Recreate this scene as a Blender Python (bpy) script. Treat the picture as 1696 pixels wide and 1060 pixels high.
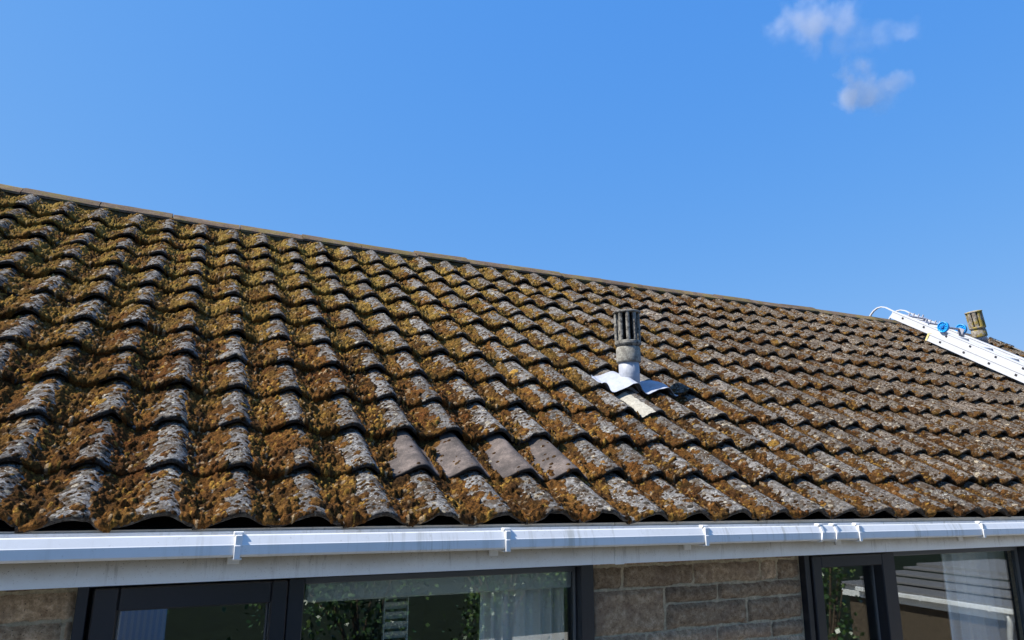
import bpy, math, random
import numpy as np
from mathutils import Matrix, Vector

for o in list(bpy.data.objects):
    bpy.data.objects.remove(o)
scene = bpy.context.scene
COL = scene.collection
R = math.radians

# ------------------------------------------------------------------ camera
CAM = (-0.5909, -2.1846, 0.0755)
c_right = Vector((0.9060009, -0.42321031, 0.00744372))
c_up = Vector((-0.10596681, -0.20975567, 0.97199465))
c_fwd = Vector((0.4097968, 0.88141681, 0.23488507))
cd = bpy.data.cameras.new('camera')
cam = bpy.data.objects.new('camera', cd)
COL.objects.link(cam)
m = Matrix.Identity(4)
for i in range(3):
    m[i][0] = c_right[i]; m[i][1] = c_up[i]; m[i][2] = -c_fwd[i]; m[i][3] = CAM[i]
cam.matrix_world = m
cd.sensor_width = 36.0
cd.lens = 36.0 * 1157.33 / 1696.0
cd.clip_start = 0.02
cd.clip_end = 6000
scene.camera = cam

# ------------------------------------------------------------------ light
SUN_EL = R(49)
SUN_DIR = Vector((-math.cos(R(6)) * math.cos(SUN_EL), math.sin(R(6)) * math.cos(SUN_EL), math.sin(SUN_EL)))
world = bpy.data.worlds.new("World")
scene.world = world
world.use_nodes = True
wn = world.node_tree; wn.nodes.clear()
sky = wn.nodes.new('ShaderNodeTexSky')
sky.sky_type = 'NISHITA'; sky.sun_disc = False
sky.sun_elevation = SUN_EL
sky.sun_rotation = math.atan2(SUN_DIR.x, SUN_DIR.y)
sky.altitude = 100; sky.air_density = 1.0; sky.dust_density = 0.6; sky.ozone_density = 3.0
spl = wn.nodes.new('ShaderNodeSeparateColor'); cmb = wn.nodes.new('ShaderNodeCombineColor')
wn.links.new(sky.outputs[0], spl.inputs[0])
for ch, (ex, am) in enumerate(((.93, .695), (.44, 1.77), (.10, 5.0))):      # deeper, more saturated blue
    pw = wn.nodes.new('ShaderNodeMath'); pw.operation = 'POWER'; pw.inputs[1].default_value = ex
    ml = wn.nodes.new('ShaderNodeMath'); ml.operation = 'MULTIPLY'; ml.inputs[1].default_value = am
    wn.links.new(spl.outputs[ch], pw.inputs[0]); wn.links.new(pw.outputs[0], ml.inputs[0]); wn.links.new(ml.outputs[0], cmb.inputs[ch])
bg = wn.nodes.new('ShaderNodeBackground'); bg.inputs[1].default_value = 0.086
wo = wn.nodes.new('ShaderNodeOutputWorld')
wn.links.new(cmb.outputs[0], bg.inputs[0]); wn.links.new(bg.outputs[0], wo.inputs[0])

sd = bpy.data.lights.new('sun', 'SUN'); sd.energy = 5.0; sd.angle = R(0.53); sd.color = (1.0, 0.95, 0.87)
sun = bpy.data.objects.new('sun', sd); COL.objects.link(sun)
sun.rotation_euler = (-SUN_DIR).to_track_quat('-Z', 'Y').to_euler()
sun.location = (-8, -3, 9)

scene.view_settings.view_transform = 'Standard'
scene.view_settings.look = 'None'
scene.view_settings.exposure = 0.80
scene.view_settings.gamma = 1.0

# ------------------------------------------------------------------ material helpers
def newmat(name):
    mt = bpy.data.materials.new(name); mt.use_nodes = True
    nt = mt.node_tree; nt.nodes.clear()
    out = nt.nodes.new('ShaderNodeOutputMaterial')
    return mt, nt, out

class NT:
    def __init__(s, name):
        s.m, s.t, s.out = newmat(name)
        s.tc = s.t.nodes.new('ShaderNodeTexCoord')
        s.b = s.t.nodes.new('ShaderNodeBsdfPrincipled')
        s.t.links.new(s.b.outputs[0], s.out.inputs[0])
    def L(s, a, b): s.t.links.new(a, b)
    def noise(s, scale, detail=4, rough=.6, vec=None, dist=0.0):
        n = s.t.nodes.new('ShaderNodeTexNoise'); n.inputs['Scale'].default_value = scale
        n.inputs['Detail'].default_value = detail; n.inputs['Roughness'].default_value = rough
        n.inputs['Distortion'].default_value = dist
        s.L(vec if vec is not None else s.tc.outputs['Object'], n.inputs['Vector']); return n.outputs[0]
    def voro(s, scale, feature='F1', out=0, rnd=1.0, vec=None):
        n = s.t.nodes.new('ShaderNodeTexVoronoi'); n.feature = feature; n.inputs['Scale'].default_value = scale
        n.inputs['Randomness'].default_value = rnd
        s.L(vec if vec is not None else s.tc.outputs['Object'], n.inputs['Vector']); return n.outputs[out]
    def ramp(s, f, a, b, c0=0.0, c1=1.0):
        n = s.t.nodes.new('ShaderNodeMapRange'); n.interpolation_type = 'SMOOTHSTEP'
        n.inputs[1].default_value = a; n.inputs[2].default_value = b
        n.inputs[3].default_value = c0; n.inputs[4].default_value = c1
        s.L(f, n.inputs[0]); return n.outputs[0]
    def cramp(s, f, stops):
        n = s.t.nodes.new('ShaderNodeValToRGB'); e = n.color_ramp.elements
        while len(e) < len(stops): e.new(0.5)
        for i, (p, c) in enumerate(stops):
            e[i].position = p; e[i].color = (c[0], c[1], c[2], 1)
        s.L(f, n.inputs[0]); return n.outputs[0]
    def mix(s, f, a, b, mode='MIX'):
        n = s.t.nodes.new('ShaderNodeMix'); n.data_type = 'RGBA'; n.blend_type = mode
        for v, i in ((f, 0), (a, 6), (b, 7)):
            if isinstance(v, (int, float)): n.inputs[i].default_value = v
            elif isinstance(v, tuple): n.inputs[i].default_value = (v[0], v[1], v[2], 1)
            else: s.L(v, n.inputs[i])
        return n.outputs[2]
    def math(s, op, a, b=0.0):
        n = s.t.nodes.new('ShaderNodeMath'); n.operation = op
        for v, i in ((a, 0), (b, 1)):
            if isinstance(v, (int, float)): n.inputs[i].default_value = v
            else: s.L(v, n.inputs[i])
        return n.outputs[0]
    def attr(s, name, o=0):
        n = s.t.nodes.new('ShaderNodeAttribute'); n.attribute_name = name; return n.outputs[o]
    def bump(s, h, strength=.5, dist=.01):
        n = s.t.nodes.new('ShaderNodeBump'); n.inputs['Strength'].default_value = strength
        n.inputs['Distance'].default_value = dist; s.L(h, n.inputs['Height'])
        s.L(n.outputs[0], s.b.inputs['Normal'])
    def base(s, c):
        if isinstance(c, tuple): s.b.inputs['Base Color'].default_value = (c[0], c[1], c[2], 1)
        else: s.L(c, s.b.inputs['Base Color'])
    def rough(s, r):
        if isinstance(r, float): s.b.inputs['Roughness'].default_value = r
        else: s.L(r, s.b.inputs['Roughness'])
    def spec(s, v): s.b.inputs['Specular IOR Level'].default_value = v

def mat_tile():
    s = NT('weathered_concrete_tile'); tone = s.attr('tone', 2)
    n1 = s.noise(9, 6, .7); n2 = s.noise(70, 5, .75); n3 = s.noise(260, 3, .7)
    c = s.cramp(n1, [(.3, (.055, .052, .050)), (.5, (.100, .096, .092)), (.7, (.175, .168, .160))])
    c = s.mix(s.ramp(n2, .42, .66), c, (.30, .295, .285))
    sx = s.t.nodes.new('ShaderNodeSeparateXYZ'); s.L(s.tc.outputs['Object'], sx.inputs[0])
    c = s.mix(s.math('MULTIPLY', s.ramp(sx.outputs[0], .8, 4.0), .8), c, s.mix(1.0, c, (.80, .64, .48), 'MULTIPLY'))
    c = s.mix(.75, c, s.cramp(tone, [(0, (.62, .60, .58)), (.5, (.95, .93, .9)), (1, (1.35, 1.33, 1.3))]), 'MULTIPLY')
    # algae-dark and brownish stains
    c = s.mix(s.ramp(s.noise(22, 5, .7), .48, .60, 0, .85), c, (.070, .045, .024))
    c = s.mix(s.ramp(s.noise(48, 4, .8), .56, .68, 0, .8), c, (.04, .035, .03))
    # pale crust lichens: round spots in two sizes
    v = s.voro(34); sel = s.ramp(s.noise(6, 3, .6), .5, .64)
    spot = s.math('MULTIPLY', s.ramp(s.math('ADD', v, s.math('MULTIPLY', n2, .3)), .34, .42, 1, 0), sel)
    c = s.mix(s.math('MULTIPLY', spot, .8), c, (.44, .42, .34))
    v2 = s.voro(95); spot2 = s.math('MULTIPLY', s.ramp(v2, .2, .3, 1, 0), s.ramp(s.noise(11, 3, .6), .5, .6))
    c = s.mix(s.math('MULTIPLY', spot2, .8), c, (.5, .49, .44))
    # black pin-holes
    v3 = s.voro(120); c = s.mix(s.math('MULTIPLY', s.ramp(v3, .16, .3, 1, 0), s.ramp(s.noise(17, 3, .5), .42, .55)), c, (.012, .01, .008))
    c = s.mix(s.math('MULTIPLY', s.attr('nose', 2), s.ramp(s.noise(30, 4, .7), .3, .6, .93, .70)), c, (.020, .016, .012))  # nose faces near black: algae grime with their shade put into the colour
    s.base(c); s.rough(.93); s.spec(.2)
    h = s.math('ADD', s.math('MULTIPLY', n2, 1.0), s.math('MULTIPLY', n3, .5))
    h = s.math('ADD', h, s.math('MULTIPLY', s.ramp(v3, .0, .35), .5))
    s.bump(h, 1.0, .009); return s.m

def mat_moss():
    s = NT('cushion_moss'); col = s.attr('Col')
    n2 = s.noise(160, 4, .75); n3 = s.noise(420, 3, .8)
    c = s.mix(1.0, col, s.cramp(n2, [(.32, (.35, .30, .28)), (.5, (.95, .95, .95)), (.66, (1.9, 1.9, 1.7))]), 'MULTIPLY')
    c = s.mix(.7, c, s.cramp(n3, [(.35, (.5, .48, .45)), (.62, (1.5, 1.5, 1.4))]), 'MULTIPLY')
    s.base(c); s.rough(1.0); s.spec(.08)
    s.bump(s.math('ADD', n2, n3), 1.0, .008); return s.m

def mat_clean():
    s = NT('clean_pinkish_tile'); n = s.noise(11, 6, .75); n2 = s.noise(160, 4, .8)
    c = s.cramp(n, [(.34, (.045, .038, .034)), (.50, (.088, .072, .064)), (.66, (.17, .136, .118))])
    c = s.mix(s.ramp(s.voro(70), .1, .2, .9, 0), c, (.045, .035, .03))
    c = s.mix(s.ramp(n2, .58, .72, 0, .6), c, (.38, .33, .31))
    c = s.mix(s.math('MULTIPLY', s.attr('nose', 2), .9), c, (.02, .016, .013))  # clean tiles' nose faces painted near black too, shade and grime together
    s.base(c); s.rough(.85); s.spec(.25); s.bump(n2, .5, .005); return s.m

def mat_ridge():
    s = NT('weathered_ridge_tile'); tone = s.attr('tone', 2)
    n1 = s.noise(12, 6, .7); n2 = s.noise(90, 5, .8)
    c = s.cramp(n1, [(.3, (.075, .052, .036)), (.55, (.14, .10, .07)), (.72, (.21, .165, .115))])
    c = s.mix(s.ramp(s.noise(7, 5, .7), .46, .60, 0, .8), c, (.16, .125, .04))
    c = s.mix(s.ramp(n2, .55, .7, 0, .6), c, (.33, .30, .26))
    c = s.mix(s.ramp(s.voro(60), .1, .22, .8, 0), c, (.03, .025, .02))
    c = s.mix(.6, c, s.cramp(tone, [(0, (.7, .7, .7)), (1, (1.25, 1.2, 1.15))]), 'MULTIPLY')
    s.base(c); s.rough(.95); s.spec(.15); s.bump(n2, .7, .006); return s.m

def mat_plain(name, col, rough=.6, spec=.4, nscale=0, namp=.12, bump=0.0):
    s = NT(name)
    if nscale:
        n = s.noise(nscale, 5, .7)
        s.base(s.mix(1.0, col, s.cramp(n, [(.3, (1 - namp,) * 3), (.7, (1 + namp,) * 3)]), 'MULTIPLY'))
        if bump: s.bump(n, bump, .01)
    else: s.base(col)
    s.rough(rough); s.spec(spec); return s.m

def mat_upvc():
    s = NT('white_gutter_plastic')
    n = s.noise(3, 5, .7); n2 = s.noise(60, 4, .8)
    c = s.mix(s.ramp(n, .45, .7, 0, .35), (.76, .76, .75), (.62, .61, .58))
    c = s.mix(s.ramp(n2, .60, .72, 0, .45), c, (.36, .34, .28))
    mp = s.t.nodes.new('ShaderNodeMapping'); mp.inputs['Scale'].default_value = (1, .15, .06); s.L(s.tc.outputs['Object'], mp.inputs[0])
    c = s.mix(s.math('MULTIPLY', s.ramp(s.noise(34, 5, .7, mp.outputs[0]), .50, .70), s.ramp(s.noise(2.2, 3, .5), .42, .6, .1, .6)), c, (.40, .38, .30))
    s.base(c); s.rough(.38); s.spec(.5); return s.m

def mat_fascia():
    # white board, its upper half grimy with brown-green dirt and specks
    s = NT('grimy_white_fascia')
    sep = s.t.nodes.new('ShaderNodeSeparateXYZ'); s.L(s.tc.outputs['Object'], sep.inputs[0])
    z = s.math('ADD', sep.outputs[2], s.math('MULTIPLY', s.noise(8, 4, .7), .035))
    dirt = s.ramp(z, -.158, -.095, 0, 1)
    c = s.mix(dirt, (.88, .90, .90), (.44, .39, .31))
    st = s.t.nodes.new('ShaderNodeMapping'); st.inputs['Scale'].default_value = (1, 1, .12); s.L(s.tc.outputs['Object'], st.inputs[0])
    c = s.mix(s.math('MULTIPLY', s.ramp(s.noise(40, 4, .7, st.outputs[0]), .56, .7), s.ramp(z, -.16, -.1, .1, .5)), c, (.16, .13, .10))
    c = s.mix(s.math('MULTIPLY', s.ramp(s.noise(240, 3, .7), .63, .7), s.ramp(z, -.165, -.10, .25, .9)), c, (.10, .08, .06))
    s.base(c); s.rough(.5); s.spec(.4); return s.m

def mat_stone():
    s = NT('rough_walling_stone'); tone = s.attr('tone', 0)
    n = s.noise(40, 6, .8); n2 = s.noise(150, 4, .8); n1 = s.noise(7, 4, .6)
    c = s.cramp(n, [(.3, (.18, .12, .078)), (.5, (.46, .34, .225)), (.66, (.72, .58, .42))])
    c = s.mix(s.ramp(n1, .42, .62, 0, .45), c, (.24, .17, .13))
    c = s.mix(1.0, c, tone, 'MULTIPLY')
    c = s.mix(s.ramp(n2, .6, .7, 0, .8), c, (.45, .42, .37))
    c = s.mix(s.ramp(s.voro(90), .08, .2, .8, 0), c, (.05, .04, .03))
    s.base(c); s.rough(.95); s.spec(.15); s.bump(s.math('ADD', n, n2), .9, .012); return s.m

def mat_glass():
    mt, nt, out = newmat('window_glass')
    tr = nt.nodes.new('ShaderNodeBsdfTransparent'); tr.inputs[0].default_value = (.95, .97, .97, 1)
    gl = nt.nodes.new('ShaderNodeBsdfGlossy'); gl.inputs['Roughness'].default_value = 0.004; gl.inputs[0].default_value = (.95, 1, 1, 1)
    lw = nt.nodes.new('ShaderNodeLayerWeight'); lw.inputs[0].default_value = .5
    pw = nt.nodes.new('ShaderNodeMath'); pw.operation = 'POWER'; pw.inputs[1].default_value = 4.0; nt.links.new(lw.outputs['Facing'], pw.inputs[0])
    fr = nt.nodes.new('ShaderNodeMapRange'); nt.links.new(pw.outputs[0], fr.inputs[0]); fr.inputs[3].default_value = .13; fr.inputs[4].default_value = .9
    mx = nt.nodes.new('ShaderNodeMixShader')
    nt.links.new(fr.outputs[0], mx.inputs[0]); nt.links.new(tr.outputs[0], mx.inputs[1]); nt.links.new(gl.outputs[0], mx.inputs[2])
    nt.links.new(mx.outputs[0], out.inputs[0]); return mt

def mat_asbestos(name, base, dark, yellow=None):
    s = NT(name)
    n = s.noise(35, 5, .75); n2 = s.noise(150, 4, .8)
    c = s.mix(s.ramp(n, .4, .62), base, dark)
    c = s.mix(s.ramp(n2, .55, .7, 0, .7), c, tuple(min(.6, b * 1.5) for b in base))
    c = s.mix(s.ramp(s.voro(110), .1, .25, .8, 0), c, (.03, .028, .025))
    if yellow: c = s.mix(s.ramp(s.noise(12, 5, .7), .47, .55, 0, .9), c, yellow)
    s.base(c); s.rough(.92); s.spec(.2); s.bump(s.math('ADD', n, n2), .7, .005); return s.m

M = dict(
    tile=mat_tile(), moss=mat_moss(), clean=mat_clean(), ridge=mat_ridge(), upvc=mat_upvc(), fascia=mat_fascia(),
    stone=mat_stone(), glass=mat_glass(),
    mortar=mat_plain('pale_mortar', (.34, .32, .27), .95, .1, 60, .3, .6),
    bedding=mat_plain('mossy_bedding_mortar', (.075, .058, .028), .97, .1, 30, .55, .9),
    wallmortar=mat_plain('wall_mortar', (.50, .42, .29), .97, .1, 80, .35, .8),
    frame=mat_plain('anthracite_frame', (.018, .020, .026), .32, .5, 8, .1),
    gasket=mat_plain('pale_glazing_bead', (.10, .11, .12), .5, .4),
    black=mat_plain('underlay_felt', (.012, .011, .010), .95, .1),
    cowl=mat_asbestos('weathered_cowl_cement', (.27, .26, .23), (.055, .052, .048)),
    collar=mat_asbestos('pale_collar_cement', (.33, .32, .28), (.17, .16, .14)),
    cowl2=mat_asbestos('lichen_cowl_cement', (.34, .31, .26), (.15, .12, .09), (.30, .225, .045)),
    darkcore=mat_plain('near_black_core', (.012, .012, .012), .95, .1),  # near-black filler behind the open slots of the cowl
    lead=mat_plain('painted_lead', (.34, .36, .41), .45, .5, 30, .18, .3),
    alu=mat_plain('white_ladder_paint', (.50, .52, .56), .38, .5, 20, .06),
    hole=mat_plain('dark_rung_end', (.03, .03, .035), .6, .3),
    wheel=mat_plain('blue_plastic', (.01, .30, .78), .35, .5),
    wheeldark=mat_plain('dark_blue_spoke', (.008, .12, .40), .5, .4),
    greyplas=mat_plain('grey_axle', (.30, .31, .36), .5, .4),
    yellowcap=mat_plain('yellowed_end_cap', (.72, .58, .25), .6, .3),
    room=mat_plain('dim_room_wall', (.16, .16, .155), .9, .1),
    curtain=mat_plain('grey_curtain_cloth', (.80, .80, .77), .9, .1, 200, .1),
    sheer=mat_plain('pale_voile', (.84, .87, .90), .9, .1, 120, .1),
    blind=mat_plain('pale_blind', (.50, .54, .52), .7, .2),
    shirt=None, leaf=None,
    grass=mat_plain('lawn', (.012, .017, .007), 1.0, .1, 5, .4, .5),
    paving=mat_plain('pale_paving', (.42, .38, .31), .9, .2, 6, .2, .3),
    shadedwall=mat_plain('shade_darkened_wall', (.09, .07, .05), .9, .1, 20, .3, .4),  # outbuilding wall: shade of eave and hedges put into its dark brown
    garageroof=mat_plain('grey_roof_felt_tiles', (.17, .165, .165), .95, .15, 40, .3, .5),
    bark=mat_plain('shrub_bark', (.09, .065, .045), .95, .1, 60, .3, .5),
)
def mat_leaf():
    s = NT('glossy_leaf'); c = s.cramp(s.attr('tone', 2), [(0, (.03, .07, .015)), (.6, (.05, .10, .022)), (1, (.12, .18, .045))])
    s.base(c); s.rough(.35); s.spec(.5); return s.m
M['leaf'] = mat_leaf()
def mat_shirt():
    s = NT('light_blue_shirt'); w = s.t.nodes.new('ShaderNodeTexWave'); w.inputs['Scale'].default_value = 9; w.inputs['Distortion'].default_value = .3
    s.L(s.tc.outputs['Object'], w.inputs['Vector'])
    s.base(s.mix(s.ramp(w.outputs[0], .3, .7), (.62, .73, .95), (.92, .94, .98))); s.rough(.85); s.spec(.1); return s.m
M['shirt'] = mat_shirt()

# ------------------------------------------------------------------ mesh helpers
class MB:
    def __init__(s): s.v = []; s.f = []; s.n = 0; s.a = []
    def add(s, verts, faces, tone=.5):
        verts = np.asarray(verts, float).reshape(-1, 3)
        s.v.append(verts); s.f += [[i + s.n for i in q] for q in faces]; s.n += len(verts)
        s.a.append(np.broadcast_to(np.asarray(tone, float), (len(verts),)))
    def box(s, a, b, tone=.5, bev=0.0):
        x0, y0, z0 = a; x1, y1, z1 = b
        if bev <= 0:
            v = [(x0, y0, z0), (x1, y0, z0), (x1, y1, z0), (x0, y1, z0), (x0, y0, z1), (x1, y0, z1), (x1, y1, z1), (x0, y1, z1)]
            s.add(v, [(0, 3, 2, 1), (4, 5, 6, 7), (0, 1, 5, 4), (1, 2, 6, 5), (2, 3, 7, 6), (3, 0, 4, 7)], tone); return
        # chamfered box: 24 verts
        import itertools
        P = []; idx = {}
        lo = (x0, y0, z0); hi = (x1, y1, z1)
        for c in itertools.product((0, 1), repeat=3):
            for ax in range(3):
                p = []
                for k in range(3):
                    e = hi[k] if c[k] else lo[k]
                    if k != ax: e += (-bev if c[k] else bev)
                    p.append(e)
                idx[(c, ax)] = len(P); P.append(p)
        F = []
        cen = np.array([(x0 + x1) / 2, (y0 + y1) / 2, (z0 + z1) / 2])
        for ax in range(3):
            o = [k for k in range(3) if k != ax]
            for side in (0, 1):
                q = []
                for (u, w) in ((0, 0), (1, 0), (1, 1), (0, 1)):
                    c = [0, 0, 0]; c[ax] = side; c[o[0]] = u; c[o[1]] = w; q.append(idx[(tuple(c), ax)])
                F.append(q)
        for ax in range(3):
            o = [k for k in range(3) if k != ax]
            for (u, w) in ((0, 0), (1, 0), (1, 1), (0, 1)):
                c0 = [0, 0, 0]; c0[ax] = 0; c0[o[0]] = u; c0[o[1]] = w; c1 = list(c0); c1[ax] = 1
                F.append([idx[(tuple(c0), o[0])], idx[(tuple(c1), o[0])], idx[(tuple(c1), o[1])], idx[(tuple(c0), o[1])]])
        for c in itertools.product((0, 1), repeat=3): F.append([idx[(c, 0)], idx[(c, 1)], idx[(c, 2)]])
        PA = np.array(P); G = []
        for q in F:
            a_, b_, c_ = PA[q[0]], PA[q[1]], PA[q[2]]
            nrm = np.cross(b_ - a_, c_ - a_); mid = PA[q].mean(0) - cen
            G.append(q if nrm @ mid > 0 else q[::-1])
        s.add(P, G, tone)
    def grid(s, P, tone=.5, flip=False):
        P = np.asarray(P, float); r, c = P.shape[:2]
        i = np.arange(r * c).reshape(r, c)
        q = np.stack([i[:-1, :-1], i[:-1, 1:], i[1:, 1:], i[1:, :-1]], -1).reshape(-1, 4)
        if flip: q = q[:, ::-1]
        s.add(P.reshape(-1, 3), q.tolist(), tone)
    def ring(s, rings, cap0=True, cap1=True, tone=.5, closed=True):
        # rings: list of (n,3) arrays
        P = np.array(rings); r, n = P.shape[:2]; F = []
        for a in range(r - 1):
            for b in range(n if closed else n - 1):
                c = (b + 1) % n; F.append([a * n + b, a * n + c, (a + 1) * n + c, (a + 1) * n + b])
        if cap0: F.append(list(range(n))[::-1])
        if cap1: F.append([(r - 1) * n + k for k in range(n)])
        s.add(P.reshape(-1, 3), F, tone)
    def lathe(s, prof, seg=40, mat=None, tone=.5, cap0=True, cap1=True, fn=None):
        rings = []
        for (r, z) in prof:
            t = np.linspace(0, 2 * np.pi, seg, endpoint=False)
            rr = r * (fn(t, z) if fn else 1.0)
            p = np.stack([rr * np.cos(t), rr * np.sin(t), np.full(seg, z)], 1)
            if mat is not None: p = p @ np.array(mat.to_3x3()).T + np.array(mat.translation)
            rings.append(p)
        s.ring(rings, cap0, cap1, tone)
    def tube(s, pts, r, seg=10, tone=.5):
        pts = np.asarray(pts, float); n = len(pts)
        rad = np.broadcast_to(np.asarray(r, float), (n,))
        d = np.gradient(pts, axis=0); d /= np.linalg.norm(d, axis=1)[:, None]
        up = np.array([0.03, .1, 1.0]); rings = []
        for k in range(n):
            a = np.cross(d[k], up)
            if np.linalg.norm(a) < .1: a = np.cross(d[k], [1, 0, 0])
            a /= np.linalg.norm(a); b = np.cross(a, d[k])
            t = np.linspace(0, 2 * np.pi, seg, endpoint=False)
            rings.append(pts[k] + rad[k] * (np.cos(t)[:, None] * a + np.sin(t)[:, None] * b))
        s.ring(rings, True, True, tone)
    def build(s, name, mat, parent=None, smooth=False, origin=None, col=None):
        V = np.concatenate(s.v) if s.v else np.zeros((0, 3))
        me = bpy.data.meshes.new(name)
        me.from_pydata(V.tolist(), [], s.f); me.update()
        at = me.attributes.new('tone', 'FLOAT', 'POINT'); at.data.foreach_set('value', np.concatenate(s.a).astype(np.float32))
        me.materials.append(mat)
        if smooth: me.polygons.foreach_set('use_smooth', [True] * len(me.polygons))
        return link(name, me, parent)

def link(name, me, parent=None):
    o = bpy.data.objects.new(name, me); COL.objects.link(o)
    if parent is not None:
        o.parent = parent; o.matrix_parent_inverse = parent.matrix_world.inverted()
    return o
def tag(o, label=None, cat=None, group=None, kind=None):
    if label: o['label'] = label
    if cat: o['category'] = cat
    if group: o['group'] = group
    if kind: o['kind'] = kind
    return o
def empty(name, loc, label, cat, group=None):
    o = bpy.data.objects.new(name, None); COL.objects.link(o); o.location = loc
    o.matrix_world = Matrix.Translation(loc); o.empty_display_size = .2
    return tag(o, label, cat, group)
def fastmesh(name, V, Q, mat, smooth=True, attrs=None, color=None):
    me = bpy.data.meshes.new(name)
    me.vertices.add(len(V)); me.vertices.foreach_set('co', V.astype(np.float32).ravel())
    me.loops.add(len(Q) * 4); me.loops.foreach_set('vertex_index', Q.astype(np.int32).ravel())
    me.polygons.add(len(Q)); me.polygons.foreach_set('loop_start', np.arange(0, len(Q) * 4, 4, dtype=np.int32))
    me.polygons.foreach_set('use_smooth', np.full(len(Q), smooth))
    me.update(calc_edges=True)
    for k, a in (attrs or {}).items():
        at = me.attributes.new(k, 'FLOAT', 'POINT'); at.data.foreach_set('value', a.astype(np.float32))
    if color is not None:
        at = me.attributes.new('Col', 'FLOAT_COLOR', 'POINT')
        at.data.foreach_set('color', np.concatenate([color, np.ones((len(color), 1))], 1).astype(np.float32).ravel())
    me.materials.append(mat); return me

# ------------------------------------------------------------------ numpy noise
def hsh(ix, iy, seed=0):
    n = (ix.astype(np.int64) * 374761393 + iy.astype(np.int64) * 668265263 + seed * 974634777) & 0xffffffff
    n = ((n ^ (n >> 13)) * 1274126177) & 0xffffffff
    n = ((n ^ (n >> 16)) * 2246822519) & 0xffffffff
    n = n ^ (n >> 15)
    return (n & 0xffffff) / float(0xffffff)
def vn(x, y, seed=0):
    ix = np.floor(x); iy = np.floor(y); fx = x - ix; fy = y - iy
    fx = fx * fx * (3 - 2 * fx); fy = fy * fy * (3 - 2 * fy)
    a = hsh(ix, iy, seed); b = hsh(ix + 1, iy, seed); c = hsh(ix, iy + 1, seed); d = hsh(ix + 1, iy + 1, seed)
    return (a * (1 - fx) + b * fx) * (1 - fy) + (c * (1 - fx) + d * fx) * fy
def fbm(x, y, sc, seed=0, oct=4, g=.55):
    t = 0; w = 1; W = 0
    for o in range(oct):
        t = t + w * vn(x / sc, y / sc, seed + o * 17); W += w; w *= g; sc = sc / 2.03
    return t / W
def domes(x, y, cell, rmin, rmax, prob, seed):
    """height of the tallest half-ball cushion over each point (ball radii in metres) and its random id"""
    gx = np.floor(x / cell); gy = np.floor(y / cell)
    best = np.zeros(x.shape); bid = np.zeros(x.shape)
    for dx in (-1, 0, 1):
        for dy in (-1, 0, 1):
            cx = gx + dx; cy = gy + dy
            px = (cx + hsh(cx, cy, seed)) * cell; py = (cy + hsh(cx, cy, seed + 1)) * cell
            r = rmin + (rmax - rmin) * hsh(cx, cy, seed + 2) ** 1.5
            r = np.where(hsh(cx, cy, seed + 3) < prob, r, 0)
            d2 = (x - px) ** 2 + (y - py) ** 2
            h = np.sqrt(np.maximum(r * r - d2, 0))
            k = h > best; best = np.where(k, h, best); bid = np.where(k, hsh(cx, cy, seed + 4), bid)
    return best, bid
def sstep(a, b, x):
    t = np.clip((x - a) / (b - a), 0, 1); return t * t * (3 - 2 * t)

# ------------------------------------------------------------------ the roof surface
TH = R(32.16); G = 0.29943; PW = 0.205; AMP = 0.052; DROP = 0.034; THK = 0.019
X0, X1 = -3.05, 8.42
J0, J1 = -14, 40
NK = 11
def Dsag(x, s):
    return np.interp(x, [-3, -1.85, -1.26, -.5, .5, 1.9, 3.07, 4.9, 6.4, 8.5], [.06, .04, .015, .002, 0, .008, .012, .032, .055, .062]) * np.clip(s, -.1, 5) / 3.6
def tile_rand(j, k, sd):
    return hsh(np.asarray(j, float) + 50, np.asarray(k, float) + 3, 900 + sd)
def prof(v):
    # v in [-.6,.4] about the crest; 0 at crest, -AMP in the trough
    a = np.where(v < 0, np.clip(-v / .60, 0, 1), np.clip(v / .40, 0, 1))
    c = .5 - .5 * np.cos(np.pi * np.clip(a, 0, 1))
    return -AMP * c ** .97
def crest_x(j, k): return j * PW + (tile_rand(j, k, 1) - .5) * .010
CLEAN = {(1, 1), (2, 1), (3, 1), (4, 1)}
def tile_h(x, s, j, k):
    """height above the nose plane of the top face of tile j in course k"""
    v = (x - crest_x(j, k)) / PW
    t = (s - k * G) / G
    lift = (tile_rand(j, k, 2) - .5) * .011
    skew = (tile_rand(j, k, 3) - .5) * .02
    h = prof(v) - DROP * np.where(np.asarray(k) > 10.5, .25, 1.0) * t + lift * (1 - t * .6) + skew * (x - j * PW) + np.where(v > .3, .0035 * sstep(.3, .37, v), 0) + np.where(np.asarray(k) < .5, .009 * (1 - t) + .014 * (1 - t) * np.clip(-prof(v) / AMP, 0, 1), 0)
    return h + Dsag(x, s) + .0012 * (fbm(x, s, .03, 5, 2) - .5)
def nose_s(x, j, k):
    return k * G + (tile_rand(j, k, 4) - .5) * .018 + (tile_rand(j, k, 5) - .5) * .04 * (x - j * PW) / PW * .6 + np.where(tile_rand(j, k, 8) > .72, .016, 0) * np.exp(-(((x - j * PW) / PW - tile_rand(j, k, 9) * .7 + .4) / .07) ** 2)
cT, sT = math.cos(TH), math.sin(TH)
def RP(x, s, h):
    x, s, h = np.broadcast_arrays(np.asarray(x, float), s, h)
    return np.stack([x, s * cT - h * sT, s * sT + h * cT], -1)

# ------------------------------------------------------------------ house
house = empty('house', (0, .25, -2.45), 'brown stone bungalow under a mossy grey tiled roof with dark framed windows', 'house')

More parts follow.
